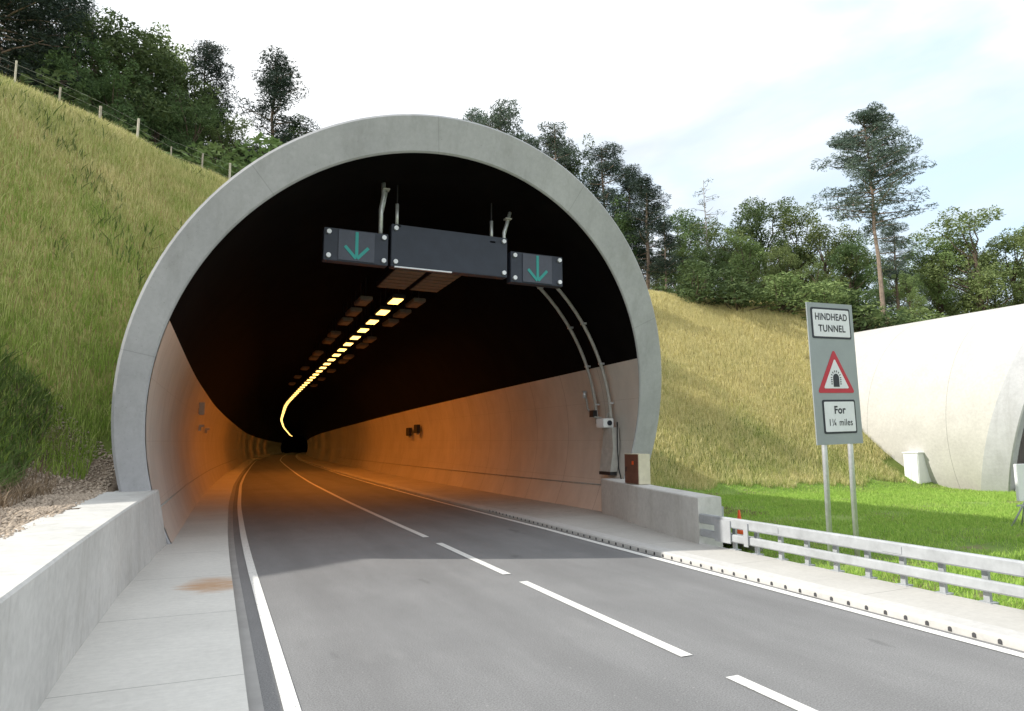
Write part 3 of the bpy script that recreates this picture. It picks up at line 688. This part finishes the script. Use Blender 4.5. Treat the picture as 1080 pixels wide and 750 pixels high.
# small signs far down the right wall, fittings on the left wall
for i, (yy, z) in enumerate(((42.2, 2.95), (39.9, 3.1))):
    t_ = thing('wall_fitting', (wall_x(z)+off(yy)-.2, yy, z-.28), ['farther', 'nearer'][i]+' dark square fitting high on the right tunnel wall', 'fitting')
    b = MB(); b.box((0, 0, 0), (.2, .75, .5)); b.build('box', M['dark'], t_, bevel=.02)
    b = MB(); b.box((.06, 0, -.3), (.1, .3, .12)); b.build('bracket', M['grey'], t_)
def wall_xl(z):
    v = z/math.cos(LE); s_ = (v-INN[1])/5.94; return 3.5+(INN[0]-5.94*math.sqrt(max(0, 1-s_*s_))-3.5)*math.cos(SK)
for i, (yy, z) in enumerate(((30, 3.4), (32, 2.75), (37, 2.7))):
    t_ = thing('wall_fitting', (wall_xl(z)+off(yy)+.12, yy, z), ['upright pale fitting high on the left tunnel wall', 'pale bracket below the upright fitting on the left tunnel wall', 'farthest pale bracket on the left tunnel wall'][i], 'fitting')
    b = MB(); b.box((.02, 0, 0), (.2, .2 if i == 0 else .7, .5 if i == 0 else .10)); b.build('box', M['grey'], t_, bevel=.01)
    b = MB(); b.box((-.05, 0, -.1), (.1, .12, .2)); b.build('bracket', M['grey'], t_)

# ------------------------------------------------------------------ fences on the crest
def crest_y(x): return float(np.interp(x, XB, YB)+np.interp(x, XH, ZH)/.87+1.4)
fn = thing('wire_fence', (0, 33, 14), 'post and wire fence along the top of the left bank', 'fence'); f0 = fn.location.copy()
xs = np.linspace(-14.5, 2.5, 15); tops = []
for i, x in enumerate(xs):
    y = crest_y(x)-1.0; z = float(terrain(x, y)); h_ = 1.05+.22*math.sin(i*2.3); r_ = .042+.012*math.sin(i*1.7)
    b = MB(); lean = .04*math.sin(i*3.1); b.tube([(x-f0.x, y-f0.y, z-f0.z-.3), (x-f0.x+lean, y-f0.y, z-f0.z+h_)], r_, 7); b.build('post', M['postpale'] if i % 3 == 0 else M['post'], fn)
    tops.append(Vector((x-f0.x, y-f0.y-.05, z-f0.z)))
b = MB()
for hh in (.45, .8, 1.1): b.tube([t_+Vector((0, 0, hh)) for t_ in tops], .004, 4)
b.build('wire', M['grey'], fn)
# frame beside the ring on the right crest
fx, fd = 13.2, 0
fy = crest_y(fx)-.6; fz = float(terrain(fx, fy))
fr = thing('timber_frame', (fx, fy, fz), 'pale timber gate frame on the crest just right of the portal ring', 'gate')
for dx_, h_ in ((-1.1, 2.0), (-.1, 2.3), (.85, 2.1)):
    b = MB(); b.box((dx_, 0, h_/2), (.14, .12, h_)); b.build('post', M['postpale'], fr)
b = MB(); b.box((-.6, 0, 2.02), (1.3, .08, .10)); b.box((.95, 0, 2.06), (.5, .08, .1)); b.box((.2, .02, 1.05), (1.6, .06, .10), M=Matrix.Rotation(R(-14), 3, 'Y')); b.build('rail', M['postpale'], fr)

# ------------------------------------------------------------------ trees
def leafcloud(C_, Rad, per, size, asp=.7, flat=1.0, seed=0, up=0):
    r_ = np.random.default_rng(seed); P = []
    for (c, ra) in zip(C_, Rad):
        n_ = int(per*ra*ra); d = r_.normal(size=(n_, 3)); d /= np.linalg.norm(d, axis=1)[:, None]
        d *= (ra*r_.uniform(.45, 1.08, n_)**.6)[:, None]; d[:, 2] *= flat
        P.append(np.array(c)+d)
    P = np.concatenate(P); n_ = len(P)
    a = r_.normal(size=(n_, 3)); a[:, 2] *= .7; a /= np.linalg.norm(a, axis=1)[:, None]
    b_ = np.cross(a, r_.normal(size=(n_, 3))); b_ /= np.linalg.norm(b_, axis=1)[:, None]
    s_ = size*r_.uniform(.6, 1.4, n_)[:, None]
    V_ = np.stack([P-a*s_, P-b_*s_*asp*.5, P+a*s_, P+b_*s_*asp*.5], 1).reshape(-1, 3)
    return V_, (np.arange(n_*4).reshape(-1, 4))
def limb(mb, p0, p1, r0, r1, wob, rr, n_=4):
    p0 = Vector(p0); p1 = Vector(p1); pts = [p0]
    for k in range(1, n_): pts.append(p0.lerp(p1, k/n_)+Vector((rr.uniform(-wob, wob), rr.uniform(-wob, wob), rr.uniform(-wob, wob)*.5)))
    pts.append(p1); mb.tube(pts, [r0+(r1-r0)*k/n_ for k in range(n_+1)], 6)
def tree_proto(kind, seed):
    rr = random.Random(seed); mb = MB(); C_ = []; Rd = []
    if kind == 'broad':          # unit: about 10 m tall
        tops = []; limb(mb, (0, 0, -.5), (rr.uniform(-.3, .3), 0, 5.5), .20, .10, .12, rr)
        for k in range(25):
            q = rr.uniform(0, 6.28); ro = rr.uniform(.8, 3.3); z = .9+8.1*(k+rr.random())/25; ro *= math.sqrt(max(.12, 1-((z-4.6)/5.0)**2))
            e = (ro*math.cos(q), ro*math.sin(q), z); limb(mb, (0, 0, min(5.2, max(.6, z-2.2))), e, .07, .02, .15, rr); tops.append(e)
        for e in tops:
            C_.append(e); Rd.append(rr.uniform(.65, 1.15))
            for _ in range(3):
                C_.append((e[0]+rr.gauss(0, .75), e[1]+rr.gauss(0, .75), e[2]+rr.gauss(0, .6))); Rd.append(rr.uniform(.35, .8))
        V_, F_ = leafcloud(C_, Rd, 330, .105, .75, .8, seed)
    elif kind == 'bush':
        for k in range(22):
            q = rr.uniform(0, 6.28); ro = rr.uniform(0, 1.9); z = rr.uniform(.3, 2.6)*(1-ro/3.2)
            C_.append((ro*math.cos(q), ro*math.sin(q), z)); Rd.append(rr.uniform(.4, .8)); limb(mb, (0, 0, -.2), C_[-1], .04, .012, .1, rr, 3)
        V_, F_ = leafcloud(C_, Rd, 330, .10, .75, .8, seed)
    elif kind == 'tallpine':     # about 17 m, bare trunk, loose layered crown
        limb(mb, (0, 0, -.6), (-.55, 0, 16.6), .155, .03, .06, rr, 8)
        def lev(z0, z1, n_, rad):
            for k in range(n_):
                z = z0+(z1-z0)*(k+rr.random()*.6)/n_; q = rr.uniform(0, 6.28); L_ = rad(z)*rr.uniform(.65, 1.1)
                x0 = -.55*z/16.6; e = (x0+L_*math.cos(q), L_*math.sin(q), z+L_*rr.uniform(-.05, .22)); limb(mb, (x0, 0, z), e, .05, .012, .12, rr, 3)
                for f in (.35, .6, .8, 1.0):
                    c = (x0+(e[0]-x0)*f+rr.gauss(0, .12), e[1]*f+rr.gauss(0, .12), z+(e[2]-z)*f+.1); C_.append(c); Rd.append(rr.uniform(.35, .62))
        lev(9.0, 16.5, 78, lambda z: .8+2.5*max(0, (16.9-z)/7.2)**.75)
        lev(8.0, 9.2, 4, lambda z: 2.0)
        for z, s2 in ((7.2, 1), (8.2, 1), (6.1, 1), (8.8, -1)): limb(mb, (-.25, 0, z), (-.25+s2*1.8, .2, z+.25), .035, .01, .08, rr, 3)
        V_, F_ = leafcloud(C_, Rd, 300, .13, .34, .62, seed)
    elif kind == 'pine':         # about 10 m, crown from a third of the height, lumpy
        limb(mb, (0, 0, -.5), (rr.uniform(-.3, .3), 0, 9.8), .16, .03, .06, rr, 6)
        for k in range(46):
            z = 2.2+7.5*(k+rr.random())/46; q = rr.uniform(0, 6.28); L_ = (.35+2.0*((10.1-z)/7.8)**.75)*rr.uniform(.5, 1.2)
            e = (L_*math.cos(q), L_*math.sin(q), z+L_*rr.uniform(.0, .25)); limb(mb, (0, 0, z), e, .04, .012, .1, rr, 3)
            for f in (.5, .95): C_.append((e[0]*f, e[1]*f, z+(e[2]-z)*f)); Rd.append(rr.uniform(.4, .75))
        V_, F_ = leafcloud(C_, Rd, 480, .11, .34, .6, seed)
    else:                        # 'bare' thin pale pine
        limb(mb, (0, 0, -.5), (.1, 0, 9.6), .11, .02, .05, rr, 6)
        for k in range(46):
            z = 3.5+6*(k+rr.random())/46; q = rr.uniform(0, 6.28); L_ = (.2+1.5*((10-z)/6.5)**.7)*rr.uniform(.6, 1.2)
            e = (L_*math.cos(q), L_*math.sin(q), z+L_*rr.uniform(-.1, .3)); limb(mb, (0, 0, z), e, .025, .008, .1, rr, 3)
            if k % 3 == 0: C_.append(e); Rd.append(rr.uniform(.25, .4))
        V_, F_ = leafcloud(C_, Rd, 200, .12, .3, .5, seed)
    return mb, V_, F_
PROTO = {}
def proto(kind, seed, leafmat, barkmat):
    key = (kind, seed, leafmat)
    if key not in PROTO:
        mb, V_, F_ = tree_proto(kind, seed)
        tr = mb.build('trunk', M[barkmat]); cr = np_mesh('crown', V_, F_, M[leafmat])
        PROTO[key] = (tr.data, cr.data); bpy.data.objects.remove(tr); bpy.data.objects.remove(cr)
    return PROTO[key]
NAMES = {'broad': 'broadleaf_tree', 'bush': 'bush', 'tallpine': 'pine_tree', 'pine': 'pine_tree', 'bare': 'bare_pine'}
def plant(kind, seed, leafmat, barkmat, x, y, h, label, group, wid=1.0, rz=0.0, z=None):
    a, c = proto(kind, seed, leafmat, barkmat); base = {'broad': 10, 'bush': 3, 'tallpine': 17, 'pine': 10.2, 'bare': 10}[kind]
    z = float(terrain(x, y))-.1 if z is None else z; s_ = h/base
    t_ = thing(NAMES[kind], (x, y, z), label, 'bush' if kind == 'bush' else 'tree', group, rz); t_.scale = (s_*wid, s_*wid, s_)
    for nm, me in (('trunk', a), ('crown', c)):
        if kind == 'bush' and nm == 'trunk': nm = 'stems'
        o = bpy.data.objects.new(nm, me); COL.objects.link(o); o.parent = t_
    return t_
#TREES-BEGIN
TREES = [
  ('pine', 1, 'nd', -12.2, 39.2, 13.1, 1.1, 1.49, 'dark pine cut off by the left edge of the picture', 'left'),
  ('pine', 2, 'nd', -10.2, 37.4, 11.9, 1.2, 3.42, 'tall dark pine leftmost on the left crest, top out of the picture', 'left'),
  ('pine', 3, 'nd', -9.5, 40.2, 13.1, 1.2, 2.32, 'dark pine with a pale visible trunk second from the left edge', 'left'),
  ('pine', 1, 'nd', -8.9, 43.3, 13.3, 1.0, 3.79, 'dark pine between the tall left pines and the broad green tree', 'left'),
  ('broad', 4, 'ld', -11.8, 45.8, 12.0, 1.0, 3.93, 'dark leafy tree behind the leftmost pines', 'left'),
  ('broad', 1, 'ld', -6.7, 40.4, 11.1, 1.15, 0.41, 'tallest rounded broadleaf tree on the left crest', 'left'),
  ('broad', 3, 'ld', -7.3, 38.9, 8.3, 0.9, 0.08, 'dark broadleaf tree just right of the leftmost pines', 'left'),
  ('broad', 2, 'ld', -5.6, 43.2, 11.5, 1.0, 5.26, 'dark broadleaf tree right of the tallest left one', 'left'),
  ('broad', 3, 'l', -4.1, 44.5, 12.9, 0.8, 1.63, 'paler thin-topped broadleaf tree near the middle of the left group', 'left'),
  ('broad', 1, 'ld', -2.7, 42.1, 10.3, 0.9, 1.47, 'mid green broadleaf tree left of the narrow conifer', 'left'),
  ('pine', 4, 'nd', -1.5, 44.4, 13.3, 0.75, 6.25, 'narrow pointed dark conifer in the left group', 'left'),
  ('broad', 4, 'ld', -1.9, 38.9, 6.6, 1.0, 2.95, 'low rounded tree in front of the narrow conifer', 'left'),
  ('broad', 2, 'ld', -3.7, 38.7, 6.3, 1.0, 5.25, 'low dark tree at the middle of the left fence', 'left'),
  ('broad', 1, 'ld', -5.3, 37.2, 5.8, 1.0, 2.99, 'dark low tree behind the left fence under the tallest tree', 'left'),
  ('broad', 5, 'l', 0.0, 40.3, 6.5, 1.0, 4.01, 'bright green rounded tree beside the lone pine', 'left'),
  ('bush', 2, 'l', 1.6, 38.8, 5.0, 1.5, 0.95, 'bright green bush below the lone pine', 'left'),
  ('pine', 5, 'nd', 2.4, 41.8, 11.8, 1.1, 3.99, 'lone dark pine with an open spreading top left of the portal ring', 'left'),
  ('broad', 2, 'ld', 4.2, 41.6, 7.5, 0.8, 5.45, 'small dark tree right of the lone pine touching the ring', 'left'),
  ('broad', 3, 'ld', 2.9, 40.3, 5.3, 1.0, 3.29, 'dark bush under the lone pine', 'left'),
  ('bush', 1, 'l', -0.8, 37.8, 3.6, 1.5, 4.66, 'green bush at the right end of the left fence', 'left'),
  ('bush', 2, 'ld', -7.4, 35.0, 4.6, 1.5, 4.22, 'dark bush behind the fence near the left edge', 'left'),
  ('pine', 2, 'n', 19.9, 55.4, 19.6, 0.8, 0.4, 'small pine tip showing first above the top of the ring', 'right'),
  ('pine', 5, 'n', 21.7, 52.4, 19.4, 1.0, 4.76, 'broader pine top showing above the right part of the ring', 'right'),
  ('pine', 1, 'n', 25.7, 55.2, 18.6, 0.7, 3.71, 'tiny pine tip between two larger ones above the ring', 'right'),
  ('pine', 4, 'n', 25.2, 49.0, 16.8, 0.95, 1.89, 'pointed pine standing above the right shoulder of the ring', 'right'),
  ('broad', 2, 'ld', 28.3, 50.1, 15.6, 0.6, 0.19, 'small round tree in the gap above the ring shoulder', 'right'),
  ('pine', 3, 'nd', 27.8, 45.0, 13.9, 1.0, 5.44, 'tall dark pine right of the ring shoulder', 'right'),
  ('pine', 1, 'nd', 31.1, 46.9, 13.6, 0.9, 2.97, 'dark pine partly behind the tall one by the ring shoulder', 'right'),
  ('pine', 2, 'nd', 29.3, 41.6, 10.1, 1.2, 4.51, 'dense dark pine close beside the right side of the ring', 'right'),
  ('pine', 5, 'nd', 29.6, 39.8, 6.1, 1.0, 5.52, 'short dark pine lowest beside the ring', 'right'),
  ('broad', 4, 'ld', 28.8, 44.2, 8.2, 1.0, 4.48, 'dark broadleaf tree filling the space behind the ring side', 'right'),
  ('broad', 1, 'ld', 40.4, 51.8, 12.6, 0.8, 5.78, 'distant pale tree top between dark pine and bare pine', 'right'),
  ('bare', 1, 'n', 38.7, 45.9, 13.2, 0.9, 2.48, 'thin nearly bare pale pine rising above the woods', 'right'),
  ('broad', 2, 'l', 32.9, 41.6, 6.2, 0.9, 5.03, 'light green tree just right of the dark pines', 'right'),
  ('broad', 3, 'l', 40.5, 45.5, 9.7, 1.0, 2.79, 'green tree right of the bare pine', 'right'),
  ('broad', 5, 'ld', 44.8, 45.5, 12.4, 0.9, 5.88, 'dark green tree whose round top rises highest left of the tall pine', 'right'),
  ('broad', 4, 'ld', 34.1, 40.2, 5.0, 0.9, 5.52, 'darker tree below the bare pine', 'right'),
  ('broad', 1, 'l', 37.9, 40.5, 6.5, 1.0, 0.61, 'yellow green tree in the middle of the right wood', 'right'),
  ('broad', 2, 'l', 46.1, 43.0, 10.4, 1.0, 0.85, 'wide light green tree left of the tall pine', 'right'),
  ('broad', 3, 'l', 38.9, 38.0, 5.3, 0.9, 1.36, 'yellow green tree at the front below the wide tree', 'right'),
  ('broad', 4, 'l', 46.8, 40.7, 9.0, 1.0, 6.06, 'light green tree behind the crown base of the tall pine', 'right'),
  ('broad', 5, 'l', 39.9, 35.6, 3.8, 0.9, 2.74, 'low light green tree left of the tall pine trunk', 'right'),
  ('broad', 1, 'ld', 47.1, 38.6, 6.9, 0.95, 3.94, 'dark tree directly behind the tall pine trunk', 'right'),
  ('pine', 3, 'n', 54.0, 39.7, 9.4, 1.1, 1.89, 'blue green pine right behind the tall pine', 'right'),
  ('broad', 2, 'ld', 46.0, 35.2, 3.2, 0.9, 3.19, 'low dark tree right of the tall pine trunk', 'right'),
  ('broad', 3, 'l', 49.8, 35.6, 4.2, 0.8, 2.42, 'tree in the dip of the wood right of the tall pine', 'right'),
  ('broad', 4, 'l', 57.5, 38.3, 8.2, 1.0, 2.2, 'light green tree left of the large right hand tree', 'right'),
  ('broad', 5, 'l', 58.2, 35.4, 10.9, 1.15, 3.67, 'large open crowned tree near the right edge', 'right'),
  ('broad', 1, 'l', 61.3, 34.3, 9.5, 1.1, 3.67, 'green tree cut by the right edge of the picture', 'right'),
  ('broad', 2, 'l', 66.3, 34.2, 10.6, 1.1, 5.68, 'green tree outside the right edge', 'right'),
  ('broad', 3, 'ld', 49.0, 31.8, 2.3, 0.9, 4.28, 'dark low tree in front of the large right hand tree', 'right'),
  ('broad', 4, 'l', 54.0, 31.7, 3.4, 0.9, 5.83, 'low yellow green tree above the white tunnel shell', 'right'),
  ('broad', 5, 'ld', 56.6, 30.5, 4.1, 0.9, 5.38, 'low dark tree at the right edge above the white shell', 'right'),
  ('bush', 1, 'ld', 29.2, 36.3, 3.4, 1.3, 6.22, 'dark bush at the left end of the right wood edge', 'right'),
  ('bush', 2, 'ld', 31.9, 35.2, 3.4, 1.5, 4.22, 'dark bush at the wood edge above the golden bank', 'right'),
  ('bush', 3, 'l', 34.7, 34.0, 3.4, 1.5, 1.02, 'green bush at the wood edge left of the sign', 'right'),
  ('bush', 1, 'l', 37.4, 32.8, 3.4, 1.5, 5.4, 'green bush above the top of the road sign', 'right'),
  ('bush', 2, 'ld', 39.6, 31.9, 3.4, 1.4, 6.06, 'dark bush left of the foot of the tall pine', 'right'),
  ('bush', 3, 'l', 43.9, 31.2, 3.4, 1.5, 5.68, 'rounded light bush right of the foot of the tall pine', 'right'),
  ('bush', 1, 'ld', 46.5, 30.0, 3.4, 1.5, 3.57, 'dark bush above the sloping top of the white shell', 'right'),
  ('bush', 2, 'l', 49.2, 28.7, 3.4, 1.6, 4.48, 'green bush by the right edge above the white shell', 'right'),
  ('bush', 3, 'ld', 51.9, 27.5, 3.4, 1.5, 1.33, 'dark bush beyond the right edge above the white shell', 'right'),
  ('broad', 1, 'l', 38.4, 53.3, 7.5, 0.95, 5.22, 'dark tree deep in the wood on the right bank, mostly hidden by the front trees', 'right'),
  ('broad', 2, 'ld', 43.9, 54.0, 9.2, 0.95, 3.6, 'dark tree deep in the wood on the right bank, mostly hidden by the front trees', 'right'),
  ('broad', 3, 'l', 45.5, 50.0, 9.2, 0.95, 1.79, 'dark tree deep in the wood on the right bank, mostly hidden by the front trees', 'right'),
  ('broad', 4, 'ld', 51.3, 50.9, 8.3, 0.95, 0.4, 'dark tree deep in the wood on the right bank, mostly hidden by the front trees', 'right'),
  ('broad', 5, 'l', 52.6, 47.0, 8.3, 0.95, 5.36, 'dark tree deep in the wood on the right bank, mostly hidden by the front trees', 'right'),
  ('broad', 1, 'ld', 58.7, 47.4, 10.0, 0.95, 6.22, 'dark tree deep in the wood on the right bank, mostly hidden by the front trees', 'right'),
  ('broad', 2, 'l', 59.8, 44.0, 7.5, 0.95, 0.56, 'dark tree deep in the wood on the right bank, mostly hidden by the front trees', 'right'),
  ('broad', 3, 'ld', 66.2, 44.3, 9.1, 0.95, 5.03, 'dark tree deep in the wood on the right bank, mostly hidden by the front trees', 'right'),
  ('broad', 4, 'l', 66.8, 40.7, 9.1, 0.95, 2.58, 'dark tree deep in the wood on the right bank, mostly hidden by the front trees', 'right'),
  ('broad', 5, 'ld', 73.7, 41.2, 8.3, 0.95, 0.95, 'dark tree deep in the wood on the right bank, mostly hidden by the front trees', 'right'),
  ('broad', 1, 'l', 74.0, 37.7, 8.3, 0.95, 1.85, 'dark tree deep in the wood on the right bank, mostly hidden by the front trees', 'right'),
  ('broad', 1, 'ld', -16.1, 58.5, 13.6, 1.0, 4.83, 'dark tree deep in the wood on the left bank, mostly hidden by the front trees', 'left'),
  ('broad', 2, 'ld', -9.9, 55.9, 12.6, 1.0, 5.48, 'dark tree deep in the wood on the left bank, mostly hidden by the front trees', 'left'),
  ('broad', 3, 'ld', -6.0, 54.4, 11.6, 1.0, 0.28, 'dark tree deep in the wood on the left bank, mostly hidden by the front trees', 'left'),
  ('broad', 4, 'ld', -2.5, 52.9, 10.6, 1.0, 3.86, 'dark tree deep in the wood on the left bank, mostly hidden by the front trees', 'left'),
  ('broad', 5, 'ld', 1.8, 51.2, 9.6, 1.0, 0.28, 'dark tree deep in the wood on the left bank, mostly hidden by the front trees', 'left'),
  ('broad', 1, 'ld', 5.7, 49.7, 8.7, 1.0, 4.51, 'dark tree deep in the wood on the left bank, mostly hidden by the front trees', 'left')]
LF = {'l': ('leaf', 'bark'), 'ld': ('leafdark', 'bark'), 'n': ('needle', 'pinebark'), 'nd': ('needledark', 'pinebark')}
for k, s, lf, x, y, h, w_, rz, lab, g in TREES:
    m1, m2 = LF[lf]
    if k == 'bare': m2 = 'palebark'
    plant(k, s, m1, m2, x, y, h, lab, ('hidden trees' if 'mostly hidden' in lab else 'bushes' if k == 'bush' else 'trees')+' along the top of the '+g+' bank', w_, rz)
plant('tallpine', 1, 'needle', 'pinebark', 42.4, 32.1, 16.6, 'very tall pine with long bare trunk and open layered crown above the white shell', None, 1.18, -0.41)
#TREES-END

for i, (x, y, h, w_, lab) in enumerate(((-.9, 41.5, 4.6, 1.1, 'dark rounded tree filling the gap left of the lone pine'), (1.4, 43, 4.9, 1.1, 'dark low tree close behind the lone pine'), (3.6, 44, 4.6, 1.1, 'dark tree lowest beside the top left of the portal ring'), (-3.2, 43, 5.8, 1.0, 'dark tree between the narrow conifer and the bright green tree'))):
    plant('broad', 1+i, 'leafdark', 'bark', x, y, h, lab, 'trees along the top of the left bank', w_, i*1.3)
# ------------------------------------------------------------------ camera, sun, sky
cam = bpy.data.cameras.new('camera'); co = bpy.data.objects.new('camera', cam); COL.objects.link(co); scene.camera = co
f_, pit, yaw, rol = 714.105, .125080, .411498, -.0020593
Fw = Vector((math.sin(yaw)*math.cos(pit), math.cos(yaw)*math.cos(pit), math.sin(pit))); Rr = Vector((math.cos(yaw), -math.sin(yaw), 0)); Up = Rr.cross(Fw)
R2 = Rr*math.cos(rol)+Up*math.sin(rol); U2 = -Rr*math.sin(rol)+Up*math.cos(rol)
mw = Matrix((R2, U2, -Fw)).transposed().to_4x4(); mw.translation = Vector((0, 0, 2.1)); co.matrix_world = mw
cam.sensor_width = 36; cam.lens = 36*f_/1080; cam.clip_end = 5000; cam.clip_start = .05
sd = Vector((-1.45, .48, 1)).normalized()
sun = bpy.data.lights.new('sun', 'SUN'); sun.energy = 3.2; sun.angle = R(.6); sun.color = (1, .95, .86)
so = bpy.data.objects.new('sun', sun); COL.objects.link(so); so.rotation_euler = sd.to_track_quat('Z', 'Y').to_euler(); so.location = (-20, 10, 40)
wd = bpy.data.worlds.new('World'); scene.world = wd; wd.use_nodes = True; nt = wd.node_tree; nt.nodes.clear()
N = nt.nodes.new; L = nt.links.new
sky = N('ShaderNodeTexSky'); sky.sky_type = 'NISHITA'; sky.sun_disc = False; sky.sun_elevation = math.asin(sd.z); sky.sun_rotation = math.atan2(sd.x, sd.y); sky.air_density = 1.0; sky.dust_density = 1.5
bg = N('ShaderNodeBackground'); bg.inputs[1].default_value = .12; out = N('ShaderNodeOutputWorld')
tc = N('ShaderNodeTexCoord'); mp = N('ShaderNodeMapping'); mp.inputs['Scale'].default_value = (1, 1, 2.6); mp.inputs['Location'].default_value = (.35, .2, .0)
nz = N('ShaderNodeTexNoise'); nz.inputs['Scale'].default_value = 1.6; nz.inputs['Detail'].default_value = 8; nz.inputs['Roughness'].default_value = .55; nz.inputs['Distortion'].default_value = .5
rp = N('ShaderNodeValToRGB'); rp.color_ramp.elements[0].position = .33; rp.color_ramp.elements[1].position = .52
nz2 = N('ShaderNodeTexNoise'); nz2.inputs['Scale'].default_value = 2.1; nz2.inputs['Detail'].default_value = 7; nz2.inputs['Distortion'].default_value = .3
rc = N('ShaderNodeValToRGB'); rc.color_ramp.elements[0].position = .34; rc.color_ramp.elements[0].color = (4.3, 4.8, 5.4, 1); rc.color_ramp.elements[1].position = .62; rc.color_ramp.elements[1].color = (8.3, 8.4, 8.5, 1)
mx = N('ShaderNodeMix'); mx.data_type = 'RGBA'
L(tc.outputs['Generated'], mp.inputs[0]); L(mp.outputs[0], nz.inputs[0]); L(mp.outputs[0], nz2.inputs[0]); L(nz2.outputs['Fac'], rc.inputs[0])
dp = N('ShaderNodeVectorMath'); dp.operation = 'DOT_PRODUCT'; dp.inputs[1].default_value = (.835, .465, .295); L(tc.outputs['Generated'], dp.inputs[0])
mr = N('ShaderNodeMapRange'); mr.inputs[1].default_value = .965; mr.inputs[2].default_value = .998; mr.inputs[3].default_value = .04; mr.inputs[4].default_value = -.10; L(dp.outputs['Value'], mr.inputs[0])
ad = N('ShaderNodeMath'); ad.operation = 'ADD'; L(nz.outputs['Fac'], ad.inputs[0]); L(mr.outputs[0], ad.inputs[1]); L(ad.outputs[0], rp.inputs[0])
sm = N('ShaderNodeMix'); sm.data_type = 'RGBA'; sm.inputs[0].default_value = .55; L(sky.outputs[0], sm.inputs[6]); sm.inputs[7].default_value = (6.4, 7.9, 8.9, 1)
L(rp.outputs[0], mx.inputs[0]); L(sm.outputs[2], mx.inputs[6]); L(rc.outputs[0], mx.inputs[7]); L(mx.outputs[2], bg.inputs[0]); L(bg.outputs[0], out.inputs[0])
vs_ = scene.view_settings; vs_.view_transform = 'Standard'; vs_.look = 'None'; vs_.exposure = 0.6; vs_.gamma = 1
scene.cycles.max_bounces = 6; scene.cycles.diffuse_bounces = 3; scene.cycles.transparent_max_bounces = 4
